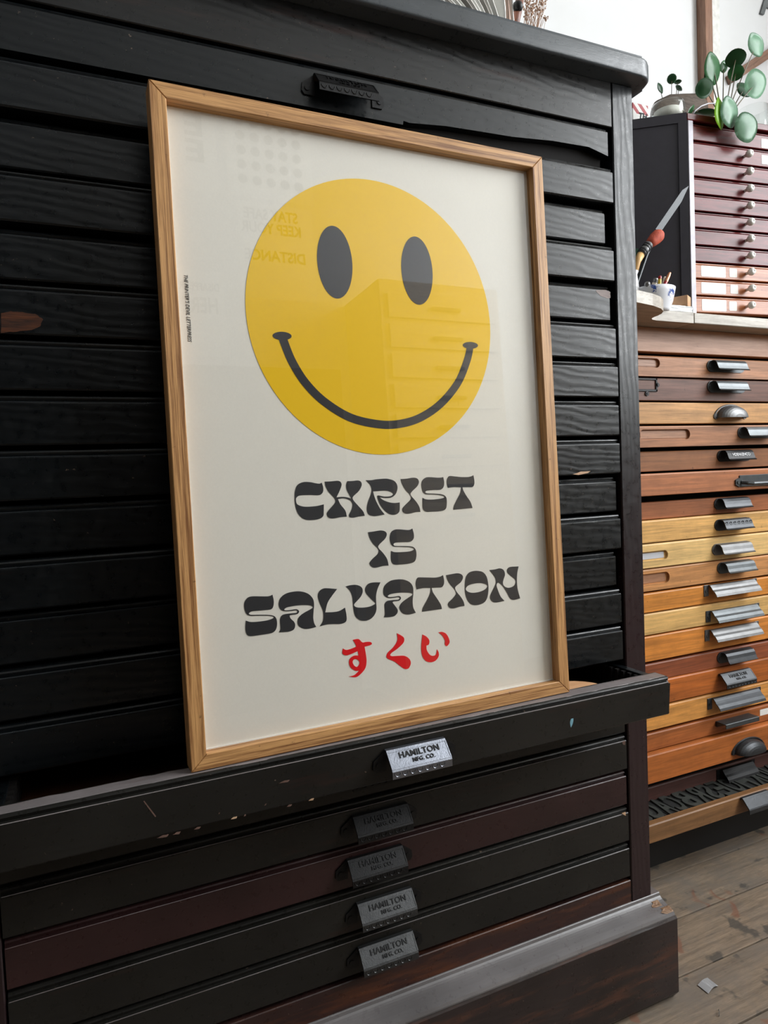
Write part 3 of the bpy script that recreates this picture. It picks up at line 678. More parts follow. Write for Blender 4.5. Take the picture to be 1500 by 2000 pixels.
def pull_hood(w, mat, orn=False, lab=None):
    """rounded back plate with a curled hood"""
    bm = NB(); h = .0115
    prism(bm, [(x, z) for x, z in stadium(-w, w, -h, h)], -.0018, 0, 'y')
    a = [(-.0018, .0105), (-.007, .0112), (-.012, .0095), (-.0155, .005), (-.0175, -.001), (-.0200, -.0065), (-.0230, -.0085)]
    arc_sheet(bm, w-.011, a)
    for s in (-1, 1): disc(bm, (s*(w-.0065), -.0018, 0), (0, -1, 0), .0036, .0012)
    if orn:
        for k in range(7):
            x = -w+.016+k*(2*w-.032)/6
            tube(bm, [(x+.0030*math.cos(b), -.0158-.003*abs(math.sin(b))*.3, .0035+.0030*math.sin(b)) for b in [2*PI*j/8 for j in range(9)]], .0006, 4)
    if lab:
        t = text_mesh(lab, .0088, .0007, 0, .92, .0002); nf = len(bm.faces); add_mesh(bm, t, Matrix.Translation((0, -.0168, .0015)) @ Matrix.Rotation(-.35, 4, 'X') @ FX)
        bm.faces.ensure_lookup_table()
        for f_ in bm.faces[nf:]: f_.material_index = 1
    me = fin(bm, 'hood_pull', mat); me.materials.append(M['steel']); return me
def pull_label(w, mat):
    """wide sheet-metal pull with a square tab at each end"""
    bm = NB(); h = .0115
    for s in (-1, 1):
        box(bm, min(s*w, s*(w-.013)), max(s*w, s*(w-.013)), -.0016, 0, -h, h, .0006); disc(bm, (s*(w-.0065), -.0016, -.001), (0, -1, 0), .0034, .0013)
    a = [(-.0005, .0112), (-.006, .0105), (-.0100, .006), (-.0125, .002), (-.0165, -.001), (-.0205, -.006), (-.0225, -.0105)]
    arc_sheet(bm, w-.0115, a)
    return fin(bm, 'sheet_pull', mat)
def pull_cup(w, mat, ring=False):
    """half-dome cup pull"""
    bm = NB(); h = .012; nu, nv = 20, 8; grid = []
    for j in range(nv+1):
        b = PI/2*j/nv; rowv = []
        for i in range(nu+1):
            a = PI*i/nu
            rowv.append(bm.verts.new((-(w-.006)*math.cos(a)*math.cos(b)**.7, -.022*math.sin(b)**.8-.001, -h+.0235*math.sin(a)*math.cos(b)**.8)))
        grid.append(rowv)
    for j in range(nv):
        for i in range(nu):
            try: bm.faces.new((grid[j][i], grid[j][i+1], grid[j+1][i+1], grid[j+1][i]))
            except ValueError: pass
    bmesh.ops.remove_doubles(bm, verts=bm.verts[:], dist=.00005)
    bmesh.ops.solidify(bm, geom=bm.faces[:], thickness=.0012)
    for s in (-1, 1):
        disc(bm, (s*(w-.003), 0, -h+.004), (0, -1, 0), .006, .0016); disc(bm, (s*(w-.003), -.0016, -h+.004), (0, -1, 0), .003, .001)
    tube(bm, [(-(w+.001)*math.cos(a), -.001, -h+.026*math.sin(a)) for a in [PI*k/20 for k in range(21)]], .0018, 6)
    if ring:
        tube(bm, [(.020*math.cos(a), -.017, -.001+.0065*math.sin(a)) for a in [2*PI*k/20 for k in range(21)]], .0007, 5)
    return fin(bm, 'cup_pull', mat)
def pull_bail(w, mat):
    bm = NB()
    box(bm, -w+.012, w-.012, -.002, 0, -.011, .013, .001)
    for s in (-1, 1):
        prism(bm, [(s*w, .004), (s*w, -.006), (s*(w-.010), -.011), (s*(w-.018), -.003), (s*(w-.018), .002), (s*(w-.010), .008)][::s], -.003, 0, 'y')
        disc(bm, (s*(w-.007), -.003, -.001), (0, -1, 0), .0036, .0014)
    tube(bm, [(-w+.016, -.003, -.001), (-w+.022, -.013, -.003), (-w+.03, -.018, -.004), (w-.03, -.018, -.004), (w-.022, -.013, -.003), (w-.016, -.003, -.001)], .0038, 8)
    return fin(bm, 'bail_pull', mat)
M['dark_steel'] = mat_plain('dark_steel_pull', (66, 68, 71), 0.4, 0.6, bumpy=0.3, bs=300)
def wcol(c, d=None, **k):
    key = 'wood_%d_%d_%d' % c
    if key not in M: M[key] = mat_wood('drawer_'+key, c, d or tuple(v*.72 for v in c), 'x', grain=.8, stain=tuple(v*.62 for v in c), stain_amt=.45, bump=.15, rough=.46, spec=.32, lg=.6, **k)
    return key
# (x px, top px, bottom px, y offset, colour, feature, pull kind, pull px box)
D2 = [
 (1248, 693, 734, 0, (172,120,84), ('slot', None, 1289, 700, 718), 'hood', (1380, 1460, 702, 727), 'gunmetal'),
 (1248, 737, 782, 0, (106,70,58), ('holder', None, 1286, 739, 777), 'hood', (1381, 1462, 742, 767), 'gunmetal'),
 (1248, 785, 828, -.001, (196,148,98), None, 'cup', (1395, 1462, 790, 818), 'steel'),
 (1250, 832, 874, -.006, (170,120,88), ('slot', 1249, 1348, 838, 858), 'hood', (1440, 1522, 830, 858), 'gunmetal'),
 (1250, 882, 922, .004, (146,98,66), None, 'emb', (1400, 1473, 877, 902), 'iron_dk'),
 (1251, 926, 970, -.010, (178,114,78), None, 'bail', (1435, 1530, 926, 952), 'gunmetal'),
 (1252, 982, 1016, .006, (158, 98, 64), None, 'hood', (1394, 1467, 970, 996), 'dark_steel'),
 (1253, 1018, 1062, 0, (228,178,112), None, 'orn', (1395, 1470, 1012, 1036), 'dark_steel'),
 (1255, 1064, 1111, -.001, (230,190,130), ('slotc', None, 1305, 1075, 1093), 'hood', (1390, 1471, 1057, 1086), 'steel'),
 (1256, 1113, 1156, 0, (208,148, 96), ('slot', None, 1308, 1117, 1139), 'hood', (1400, 1476, 1094, 1121), 'gunmetal'),
 (1258, 1160, 1198, 0, (214,140, 64), None, 'sheet', (1374, 1484, 1132, 1164), 'steel'),
 (1259, 1200, 1242, 0, (228,184,118), None, 'sheet', (1378, 1489, 1181, 1216), 'gunmetal'),
 (1261, 1244, 1294, 0, (212,136, 64), None, 'sheet', (1376, 1488, 1216, 1254), 'steel'),
 (1262, 1298, 1333, .003, (148, 82, 54), None, 'hood', (1400, 1476, 1266, 1298), 'dark_steel'),
 (1313, 1324, 1371, 0, (186,104, 48), None, 'ham', (1400, 1470, 1308, 1341), 'dark_steel'),
 (1313, 1374, 1417, 0, (216,152, 82), None, 'sheet', (1381, 1492, 1347, 1387), 'dark_steel'),
 (1265, 1434, 1469, .002, (168, 98, 52), None, 'plainham', (1396, 1470, 1395, 1421), 'dark_steel'),
 (1266, 1477, 1533, -.010, (182,106, 52), None, 'cupr', (1430, 1497, 1438, 1480), 'dark_steel'),
 (1268, 1538, 1566, .026, (92, 62, 58), None, 'sheet', (1399, 1480, 1496, 1522), 'iron_dk'),
]
M['card'] = mat_paper('grey_label_card', (196, 198, 204))
M['slotwood'] = mat_wood('slot_wood', (176,128, 96), (130, 90, 64), 'x')
for k, (xp, tp, bp, dy, colr, feat, kind, pb, pm) in enumerate(D2):
    Y = YF+dy; zt, zb = Z(xp, tp, Y), Z(xp, bp, Y); x0, x1 = CX0+.002, CX1-.002
    mt = wcol(tuple(min(250, int(v*f)) for v, f in zip(colr, (1.10, 1.09, 1.06)))); bm = NB()
    if feat and feat[0].startswith('slot'):
        fx1 = aty(feat[2], (feat[3]+feat[4])/2, Y).x; fx0 = aty(feat[1], (feat[3]+feat[4])/2, Y).x if feat[1] else fx1-.105
        ya, yb = aty(feat[2]-12, feat[3], Y).z, aty(feat[2]-12, feat[4], Y).z
        hole = stadium(fx0, fx1, yb, ya)
        me = fill([[(x0, zb), (x1, zb), (x1, zt-.003), (x0, zt-.003)], hole], .0025, Matrix.Translation((0, Y+.0025, 0)) @ FX)
        bm.from_mesh(me); bpy.data.meshes.remove(me)
        prism(bm, [(Y+.0035, zt), (Y+.001, zt-.0012), (Y, zt-.003), (Y+.005, zt-.003), (Y+.018, zt-.003), (Y+.018, zt)], x0, x1)
        box(bm, x0, x1, Y+.005, Y+.018, zb, zt-.003)
        d = obj('drawer', bm, mt, cab2)
        b3 = NB(); box(b3, fx0+.006, fx1-.007, Y+.0042, Y+.0049, yb+.003, ya-.003); obj('label_card', b3, 'card' if feat[0] == 'slotc' else 'slotwood', d)
    else:
        prism(bm, [(Y+.018, zt), (Y+.0045, zt), (Y+.0015, zt-.0008), (Y, zt-.003), (Y, zb+.001), (Y+.001, zb), (Y+.018, zb)], x0, x1)
        d = obj('drawer', bm, mt, cab2)
        if feat:
            fx1 = aty(feat[2], (feat[3]+feat[4])/2, Y).x; fx0 = fx1-.075; za = aty(feat[2]-10, feat[3], Y).z; zb_ = aty(feat[2]-10, feat[4]-12, Y).z
            b3 = NB(); 
            for a in ((fx0, fx1-.004, za-.0035, za), (fx0, fx1-.004, zb_, zb_+.004), (fx1-.008, fx1-.004, zb_, za), (fx0, fx0+.004, zb_, za)): box(b3, a[0], a[1], Y-.002, Y, a[2], a[3], .0004)
            disc(b3, (fx1-.0035, Y-.001, (za+zb_)/2), (0, -1, 0), .0045, .001); disc(b3, (fx1-.0035, Y-.002, (za+zb_)/2), (0, -1, 0), .0018, .001)
            disc(b3, (fx1-.030, Y-.001, zb_-.004), (0, -1, 0), .0045, .001); disc(b3, (fx1-.030, Y-.002, zb_-.004), (0, -1, 0), .0018, .001)
            obj('label_holder', b3, 'iron_dk', d)
    bm = NB(); box(bm, x0+.01, x1-.01, Y+.018, YF+.40, zb+.004, zt-.006); obj('drawer_box', bm, 'inside', d)
    pc = aty((pb[0]+pb[1])/2, (pb[2]+pb[3])/2, Y-.010); xl = aty(pb[0], (pb[2]+pb[3])/2+4, Y).x; xr = aty(pb[1], (pb[2]+pb[3])/2, Y-.008).x
    w = (xr-xl)/2; cx = (xl+xr)/2
    if kind == 'hood': me = pull_hood(w, pm)
    elif kind == 'emb': me = pull_hood(w, pm, False, 'HDEAKENCO')
    elif kind == 'orn': me = pull_hood(w, pm, True)
    elif kind == 'sheet': me = pull_label(w, pm)
    elif kind == 'cup': me = pull_cup(w, pm)
    elif kind == 'cupr': me = pull_cup(w, pm, True)
    elif kind == 'bail': me = pull_bail(w, pm)
    elif kind == 'ham': me = pull_mesh('lettered_pull', True, w-.004, pm, True, False)
    else: me = pull_ledge(w-.002, 'gunmetal')
    zc = min(max(pc.z, zb+.013), zt-.011)
    if kind == 'ham': zc += .012
    if kind == 'plainham': zc = zt-.010; b3 = NB(); q_ = aty(1488, 1391, Y); box(b3, q_.x-.006, q_.x+.02, Y-.0003, Y, q_.z-.007, q_.z+.006); obj('white_paint_mark', b3, 'paper_w', d)
    inst('pull', me, d, (cx, Y, zc))
# bottom drawer pulled out, full of wooden type
YD = .160
zt, zb = Z(1270, 1613, YD), Z(1272, 1648, YD)
bm = NB(); prism(bm, [(YD+.014, zt), (YD+.002, zt), (YD, zt-.002), (YD, zb+.001), (YD+.001, zb), (YD+.014, zb)], CX0+.002, CX1-.002)
d = obj('drawer', bm, wcol((150, 108, 70)), cab2)
bm = NB(); box(bm, CX0+.012, CX1-.012, YD+.014, YF+.40, zb+.002, zb+.008); obj('drawer_bottom', bm, 'drawer_in', d)
for xs in (CX0+.004, CX1-.014):
    bm = NB(); box(bm, xs, xs+.01, YD+.014, YF+.40, zb, zt-.002); obj('drawer_side', bm, 'drawer_in', d)
p0 = aty(1456, 1568, YD-.012)
inst('pull', pull_mesh('square_pull', False, .036, 'dark_steel', False, False), d, (p0.x+.036, YD, min(p0.z+.012, zt-.001)))
M['type'] = mat_plain('inky_wooden_type', (66, 68, 64), 0.5, bumpy=0.5, bs=250)
M['type_lo'] = mat_plain('inky_wooden_type_ground', (34, 34, 33), 0.7)
ORD = 'first second third fourth fifth sixth seventh eighth ninth tenth eleventh twelfth thirteenth fourteenth fifteenth sixteenth seventeenth eighteenth nineteenth twentieth'.split()
x = 1.02; letters = 'SGACBRSEOHKDNWQPF'; k = 0
while x < 1.52:
    w = random.uniform(.028, .038); top = zt-.004
    r = empty('wood_type', (x+w/2, YD+.05, zb+.008), ORD[k]+' dark wooden type block from the left in the open bottom drawer', 'type block', 'wooden type in the bottom drawer')
    bm = NB(); box(bm, x+.0008, x+w-.0008, YD+.016, YD+.088, zb+.0082, top-.003, .0006); obj('block', bm, 'type_lo', r)
    t = text_mesh(letters[k % len(letters)], .062, .0014, 0, 1, .0012)
    xs = [v.co.x for v in t.vertices]; ys = [v.co.y for v in t.vertices]
    t.transform(Matrix.Translation((-(max(xs)+min(xs))/2, -(max(ys)+min(ys))/2, 0)))
    t.transform(Matrix.Diagonal((-(w-.004)/(max(xs)-min(xs)), .066/(max(ys)-min(ys)), 1, 1)))
    t.transform(Matrix.Translation((x+w/2, YD+.052, top-.0016))); t.flip_normals()
    link_mesh('letter_face', t, 'type', r); x += w; k += 1

# worktop with the forward-curving left end
wt = empty('worktop', (1.25, .45, Z2U), 'thick grey worn wooden worktop with a curved projecting end', 'worktop')
M['wt'] = mat_wood('grey_worn_worktop', (188, 180, 168), (140, 132, 120), 'x', grain=.9, bump=.4, stain=(120, 112, 100), stain_amt=.5)
seam = aty(1355.5, 624, .168).x
pts = [(.865, .069), (.915, .070)]
pts += [(.975, .084), (1.005, .096), (1.024, .109), (1.036, .124), (1.041, .137), (1.043, .149), (1.047, .158), (1.056, .165), (1.070, .168), (seam-.0008, .168), (seam-.0008, RY1-.002), (.865, RY1-.002)]
bm = NB(); prism(bm, pts, Z2U, Z2T, 'z'); obj('board', bm, 'wt', wt)
bm = NB(); box(bm, seam+.0008, CX1+.05, .168, RY1-.002, Z2U, Z2T, .0012); obj('board', bm, 'wt', wt)

# ------------------------------------------------------------------ small mahogany drawer unit on the worktop
RO = Vector((aty(1346, 400, .212).x, .212, 0)); RA = -.111
REX = Vector((math.cos(RA), math.sin(RA), 0)); REY = Vector((-math.sin(RA), math.cos(RA), 0))
def atR(px, py):
    d = ray(px, py); t = (RO-CAM).dot(REY)/d.dot(REY); return CAM+d*t
def loc2(px, py):
    q = atR(px, py)-RO; return q.dot(REX), q.z
red = empty('mahogany_drawer_unit', (RO.x, RO.y, Z2T), 'glossy mahogany unit of eleven small drawers with white porcelain knobs', 'drawer unit', local=True)
red.rotation_euler = (0, 0, RA); ACC[red.name] = Vector((0, 0, Z2T))
M['mahog'] = mat_wood('polished_mahogany', (112, 30, 32), (66, 16, 20), 'x', rough=.30, bump=.04, spec=.35, coat=.0)
M['mahog_l'] = mat_wood('worn_orange_mahogany', (182, 108, 58), (130, 68, 36), 'x', rough=.34, bump=.08)
M['navy'] = mat_plain('dark_slate_painted_door', (46, 44, 52), 0.5, spec=.4, bumpy=.1, bs=300)
M['edge'] = mat_plain('pale_lilac_edge', (196, 192, 204), 0.35)
M['porcelain'] = mat_plain('white_porcelain', (236, 234, 226), 0.22)
M['brass'] = mat_plain('dull_brass', (126, 112, 84), 0.35, 0.8)
M['label'] = mat_paper('white_label', (244, 242, 238))
RW = .48; RD_ = .30; rtop = loc2(1346, 222)[1]
bm = NB(); 
box(bm, 0, .010, .002, RD_, Z2T, rtop); box(bm, RW-.01, RW, .002, RD_, Z2T, rtop); box(bm, 0.01, RW-.01, RD_-.01, RD_, Z2T, rtop-.014); box(bm, .01, RW-.01, .02, RD_-.01, Z2T, Z2T+.008)
obj('carcass', bm, 'mahog', red)
bm = NB(); box(bm, -.003, RW+.003, -.003, RD_, rtop-.013, rtop, .0015); obj('top_board', bm, 'mahog', red)
rows = [240, 274, 310, 344, 378, 411.5, 444, 478, 511, 543.5, 576.5, 611]
KN = NB(); lathe(KN, [(.0001, -.006), (.0042, -.006), (.0042, -.004), (.0028, -.002), (.003, .004), (.0045, .0055), (.0066, .0085), (.0075, .012), (.0068, .0155), (.0048, .0178), (.0024, .0184), (.0018, .0176), (0, .0176)], (0, 0, 0), 20)
bmesh.ops.recalc_face_normals(KN, faces=KN.faces[:]); KM = bpy.data.meshes.new('knob'); KN.to_mesh(KM); KN.free(); KM.materials.append(M['porcelain'])
for p in KM.polygons: p.use_smooth = True
kx = loc2(1456, 420)[0]
for k in range(11):
    zt = loc2(1350, rows[k]+1.2)[1]; zb = max(loc2(1350, rows[k+1]-1.8)[1], Z2T+.001)
    bm = NB(); prism(bm, [(.016, zt), (.003, zt), (.0005, zt-.001), (0, zt-.0025), (.0012, zt-.0035), (0, zt-.0045), (0, zb+.001), (.0008, zb), (.016, zb)], .0115, RW-.0115)
    d = obj('drawer', bm, 'mahog_l' if k >= 8 else 'mahog', red)
    bm = NB(); box(bm, .02, RW-.02, .016, RD_-.03, zb+.002, zt-.004); obj('drawer_box', bm, 'inside', d)
    if k > 0: inst('knob', KM, d, (kx+random.uniform(-.001, .001), -.0005, (zt+zb)/2-.0005), (PI/2, 0, 0))
    if k >= 8:
        for (xa, xb) in ((1369, 1417), (1425, 1440)):
            dxr = random.uniform(-1.5, 1.5); l0 = loc2(xa+dxr, 560)[0]; l1 = loc2(xb+dxr, 560)[0]; hh = (zt-zb)*(.36 if xa < 1400 else .30); zc = (zt+zb)/2-.0008
            pts = round_rect(l0, l1, zc-hh, zc+hh, .0022, 4); bm = NB(); prism(bm, pts, -.0003, .0, 'y'); lb = obj('paper_label', bm, 'label', d)
    if k in (0, 1):
        l0 = loc2(1487, 290)[0]; bm = NB(); zc = (zt+zb)/2-(.002 if k else .004); box(bm, l0, l0+.04, -.0004, 0, zc-.009, zc+.009); obj('paper_label', bm, 'label', d)
# swung-open dark door hinged at the front left corner
DA = math.radians(145.1)
ddir = Vector((math.cos(DA), math.sin(DA), 0)); dn = Vector((ddir.y, -ddir.x, 0))       # dn faces the room
if dn.y > 0: dn = -dn
def doorbox(bm, a0, a1, t0, t1, z0, z1):
    vs = []
    for a in (a0, a1):
        for t in (t0, t1):
            for z in (z0, z1):
                w = RO+ddir*a+dn*t-RO; vs.append(bm.verts.new((w.dot(REX)-.002, w.dot(REY), z)))
    for f in ((0, 1, 3, 2), (4, 6, 7, 5), (0, 4, 5, 1), (2, 3, 7, 6), (0, 2, 6, 4), (1, 5, 7, 3)): bm.faces.new([vs[i] for i in f])
bm = NB(); dz0 = Z2T+.003; dz1 = rtop+.001; DW = .30
doorbox(bm, 0, DW, -.006, 0, dz0, dz1)
door = obj('door', bm, 'navy', red)
for a in ((0, .016, dz0, dz1), (DW-.016, DW, dz0, dz1), (.016, DW-.016, dz1-.018, dz1), (.016, DW-.016, dz0, dz0+.018)):
    bm = NB(); doorbox(bm, a[0], a[1], 0, .002, a[2], a[3]); obj('door_frame', bm, 'navy', door)
bm = NB(); box(bm, -.0015, .0100, -.0035, .0015, Z2T, rtop-.014, .0006); obj('lit_front_edge', bm, 'edge', red)  # pale colour stands in for window light on the carcass edge

# ------------------------------------------------------------------ things on the worktop
M['china'] = mat_plain('white_china', (232, 233, 236), 0.2)
def china_blue():
    n = NT('blue_and_white_china'); v = n.coords((1, 1, 1), 0)
    a = n.ramp(n.noise(v, 70, 3, 0.6, 0.6), 0.54, 0.60); b = n.ramp(n.noise(v, 30, 2), 0.45, 0.55)
    f = n.mix(1.0, a, b, 'MULTIPLY'); return n.set(Base_Color=n.mix(f, rgba((234, 236, 242)), rgba((58, 88, 160))), Roughness=.22)
M['china_blue'] = china_blue()
# white jug, mostly behind the black cabinet
jx = aty(1226, 560, .20); jr = .021
bm = NB(); lathe(bm, [(0, 0), (jr*.8, 0), (jr, .006), (jr*1.02, .03), (jr*.86, .056), (jr*.8, .066), (jr*.92, .072), (jr*.84, .0725), (jr*.72, .066), (jr*.78, .05), (jr*.9, .03), (jr*.7, .006), (0, .004)], (jx.x, .20, Z2T), 28)
tag(obj('white_jug', bm, 'china', None, True), 'small plain white china jug holding brushes beside the black cabinet', 'jug')
# bowl
by = .190; bl, br_ = aty(1244, 556, by), aty(1307, 556, by); bx = (bl.x+br_.x)/2-.002; brr = (br_.x-bl.x)/2; bh = aty(1285, 553, by-brr).z-Z2T
bm = NB(); lathe(bm, [(0, 0), (brr*.70, 0), (brr*.74, .004), (brr*.87, bh*.4), (brr*.96, bh*.8), (brr, bh), (brr*.97, bh+.001), (brr*.9, bh*.8), (brr*.75, bh*.4), (brr*.5, .006), (0, .005)], (bx, by, Z2T), 40)
tag(obj('china_bowl', bm, 'china_blue', None, True), 'blue and white china bowl holding pencils and paint tubes', 'bowl')
M['pen_red'] = mat_plain('red_pencil_paint', (170, 30, 40), .3); M['pen_yel'] = mat_plain('yellow_pencil_paint', (222, 190, 60), .3)
M['pen_wht'] = mat_plain('cream_tube', (226, 214, 196), .35); M['copper'] = mat_plain('copper_ferrule', (190, 130, 96), .3, .8); M['pen_brn'] = mat_plain('brown_tube', (96, 78, 64), .4)
M['slate'] = mat_plain('dark_slate_steel', (26, 32, 36), .3, .3); M['bristle'] = mat_wood('red_orange_bristles', (206, 92, 60), (150, 52, 36), 'z', rough=.7, grain=4, bump=.6)
M['handle'] = mat_wood('pale_brush_handle', (226, 184, 120), (196, 150, 90), 'z', bump=.05); M['green'] = mat_plain('green_handle', (40, 96, 70), .35)
def stick(name, tip, tipY, foot, r, mats, label, cat, tipl=.012):
    a = aty(tip[0], tip[1], tipY); b = Vector(foot); d = (a-b).normalized(); L = (a-b).length
    r0 = empty(name, b, label, cat)
    bm = NB(); tube(bm, [b, b+d*(L-tipl)], r, 10); obj('shaft', bm, mats[0], r0, False)
    bm = NB(); tube(bm, [b+d*(L-tipl+.0003), b+d*(L-tipl*.3), b+d*L], [r*1.06, r*1.06, r*.75], 10); obj('tip', bm, mats[1], r0, False)
f = Vector((bx, by, Z2T+.009))
stick('pencil', (1308, 533), .19, f+Vector((.004, .0, .0)), .0034, ('pen_red', 'copper'), 'red pencil with a copper end standing in the china bowl', 'pencil', .020)
stick('pencil', (1289, 539), .185, f+Vector((.010, -.004, 0)), .003, ('pen_yel', 'pen_red'), 'yellow pencil with a red end standing in the china bowl', 'pencil', .006)
stick('paint_tube', (1281, 543), .18, f+Vector((-.004, .006, 0)), .0045, ('pen_wht', 'steel'), 'cream paint tube with a silver end in the china bowl', 'tube', .008)
stick('paint_tube', (1264, 551), .17, f+Vector((-.012, -.004, .0)), .005, ('pen_brn', 'steel'), 'short brown paint tube leaning at the bowl left edge', 'tube', .010)
stick('pen', (1299, 541), .20, f+Vector((.014, .008, 0)), .0028, ('pen_wht', 'pen_wht'), 'thin cream pen between the two pencils in the bowl', 'pen', .008)
# brush in the jug
def along(pts, Y): return [aty(x, y, Y) for x, y in pts]
bY = .195
br = empty('paint_brush', (jx.x, .20, Z2T+.008), 'round brush with red orange bristles and a wired ferrule in the white jug', 'brush')
h0, h1, h2, h3 = along([(1243, 514), (1252, 497), (1267, 478), (1291, 455)], bY)
bm = NB(); tube(bm, [Vector((jx.x-.004, .200, Z2T+.010)), h0.lerp(h1, .2), h1], [.004, .0062, .0070], 12); obj('handle', bm, 'handle', br, True)
bm = NB(); tube(bm, [h1, h1.lerp(h2, .5), h2], [.0078, .0080, .0082], 14)
obj('ferrule', bm, 'steel', br, True)
for t in (.12, .3, .62, .82):
    bm = NB(); c = h1.lerp(h2, t); d = (h2-h1).normalized(); tube(bm, [c-d*.0011, c+d*.0011], .0088, 14); obj('wire_band', bm, 'iron_dk', br)
bm = NB(); tube(bm, [h2, h2.lerp(h3, .25), h2.lerp(h3, .55), h2.lerp(h3, .8), h2.lerp(h3, .95), h3], [.0080, .0098, .0120, .0118, .0085, .002], 16); obj('bristles', bm, 'bristle', br, True)
# palette knife leaning behind the brush
k0, k1, k2 = aty(1262, 500, .200), aty(1284, 452, .195), aty(1345, 363, .185)
pk = empty('palette_knife', (jx.x+.006, .21, Z2T+.008), 'long dark slate blade leaning up behind the orange brush', 'knife')
d = (k2-k1).normalized(); sd = d.cross(Vector((0, -1, 0))).normalized()
def blade(bm, ps, th):
    A = [bm.verts.new(p+Vector((0, -th, 0))) for p in ps]; B = [bm.verts.new(p+Vector((0, th, 0))) for p in ps]; n = len(ps)
    bm.faces.new(A); bm.faces.new(B[::-1])
    for i in range(n): bm.faces.new((A[i], B[i], B[(i+1) % n], A[(i+1) % n]))
bm = NB(); blade(bm, [k1-sd*.0062, k1.lerp(k2, .85)-sd*.0062, k2, k1.lerp(k2, .7)+sd*.0062, k1+sd*.0062], .0006); obj('blade', bm, 'slate', pk)
bm = NB(); tube(bm, [Vector((jx.x+.004, .203, Z2T+.010)), k0, k1], [.003, .0035, .003], 10); obj('shank', bm, 'slate', pk)
g = empty('green_brush', (jx.x, .205, Z2T+.008), 'thin green handle just showing beside the black cabinet', 'brush')
bm = NB(); tube(bm, [Vector((jx.x-.002, .204, Z2T+.012)), aty(1244, 487, .21)], [.003, .0034], 10); obj('handle', bm, 'green', g)
# folded paper packet with a tan cardboard block on it
M['tan'] = mat_plain('tan_cardboard', (206, 160, 118), .7); M['wrap'] = mat_plain('crumpled_white_wrapper', (214, 218, 220), .3, bumpy=.9, bs=60)
p0 = aty(1299, 605, .172).x; p1 = aty(1357, 605, .172).x; ph = .0125
bm = NB(); box(bm, p0, p1-.004, .1715, .205, Z2T, Z2T+ph, .002, 2); bmesh.ops.subdivide_edges(bm, edges=bm.edges[:], cuts=3, use_grid_fill=True)
for v in bm.verts:
    if v.co.z > Z2T+.001: v.co += Vector((random.uniform(-.0008, .0008), random.uniform(-.0006, .0006), random.uniform(-.0012, .0004)))
tag(obj('paper_packet', bm, 'wrap'), 'crumpled white paper packet lying on the worktop edge', 'packet')
b0 = aty(1316, 590, .19).x; b1 = aty(1343, 590, .19).x
bm = NB(); box(bm, 0, .026, 0, .030, 0, .0205, .0006); o = obj('cardboard_block', bm, 'tan'); o.location = ((b0+b1)/2+.000, .190, Z2T+ph+.0100); o.rotation_euler = (0, 0, .52)
tag(o, 'small tan cardboard block lying on the white packet', 'block')

# ------------------------------------------------------------------ things on the mahogany unit
M['leaf'] = mat_plain('green_leaf', (70, 128, 78), .3, spec=.6); M['leaf_d'] = mat_plain('dark_green_leaf', (48, 96, 58), .35, spec=.6)
M['leaf_p'] = mat_plain('pale_green_leaf', (128, 176, 142), .3, spec=.6); M['leaf_y'] = mat_plain('bright_yellow_green_leaf', (150, 210, 20), .4)
M['stem'] = mat_plain('brown_green_stem', (92, 84, 58), .5); M['bark'] = mat_wood('rough_bark', (104, 90, 78), (58, 48, 40), 'x', grain=2, bump=1.0, rough=.8)
TOPR = rtop
def leaf(parent, px, py, ra, rb, tilt, Y, mat, n=20):
    """round, slightly domed leaf; ra, rb = half sizes in the photo, tilt = turn of its long axis"""
    c = aty(px, py, Y); dist = (c-CAM).dot(CF); v = (CAM-c).normalized()
    big, sml = max(ra, rb), min(ra, rb); ang = math.radians(tilt)+(PI/2 if rb > ra else 0)
    R = big*dist/FPX
    u = (CR*math.cos(ang)+CU*math.sin(ang)); u = (u-v*u.dot(v)).normalized(); w = v.cross(u)
    ct = sml/big; stl = math.sqrt(max(0, 1-ct*ct)); mnr = w*ct+v*stl; nr = u.cross(mnr).normalized()
    bm = NB(); ctr = bm.verts.new(c+nr*.0006*0); rings = []
    for j, f in enumerate((.35, .7, 1.0)):
        rings.append([bm.verts.new(c+(u*math.cos(a)+mnr*math.sin(a))*R*f-nr*(R*.16*f*f)+nr*R*.05*math.sin(3*a)*f*f) for a in [2*PI*k/n for k in range(n)]])
    for k in range(n):
        bm.faces.new((ctr, rings[0][k], rings[0][(k+1) % n]))
        for j in (0, 1): bm.faces.new((rings[j][k], rings[j+1][k], rings[j+1][(k+1) % n], rings[j][(k+1) % n]))
    bmesh.ops.solidify(bm, geom=bm.faces[:], thickness=.0007)
    obj('leaf', bm, mat, parent, True); return c-nr*(.0022 if nr.dot(v) > 0 else -.0022)-v*.001
def stemto(parent, base, c, r=.0013):
    b = Vector(base); mid = b.lerp(c, .5)+Vector((0, 0, .010)); pts = []
    for k in range(9):
        t = k/8; pts.append(b*(1-t)**2+mid*2*t*(1-t)+c*t*t)
    bm = NB(); tube(bm, pts, r, 6, r2=r*.75); obj('stem', bm, 'stem', parent, True)
PY = .255; pb = aty(1414, 205, PY); pb.z = TOPR+.004
pot_r = .022
pil = empty('pilea_plant', (pb.x, PY, TOPR), 'large pilea with round green leaves in a grey pot on the mahogany unit', 'plant')
M['pot'] = mat_plain('grey_stone_pot', (116, 116, 112), .7, bumpy=.3, bs=200)
bm = NB(); lathe(bm, [(0, 0), (pot_r*.8, 0), (pot_r, .028), (pot_r*.9, .028), (pot_r*.85, .02), (0, .02)], (pb.x, PY, TOPR), 24); obj('pot', bm, 'pot', pil, True)
base = Vector((pb.x, PY, TOPR+.022))
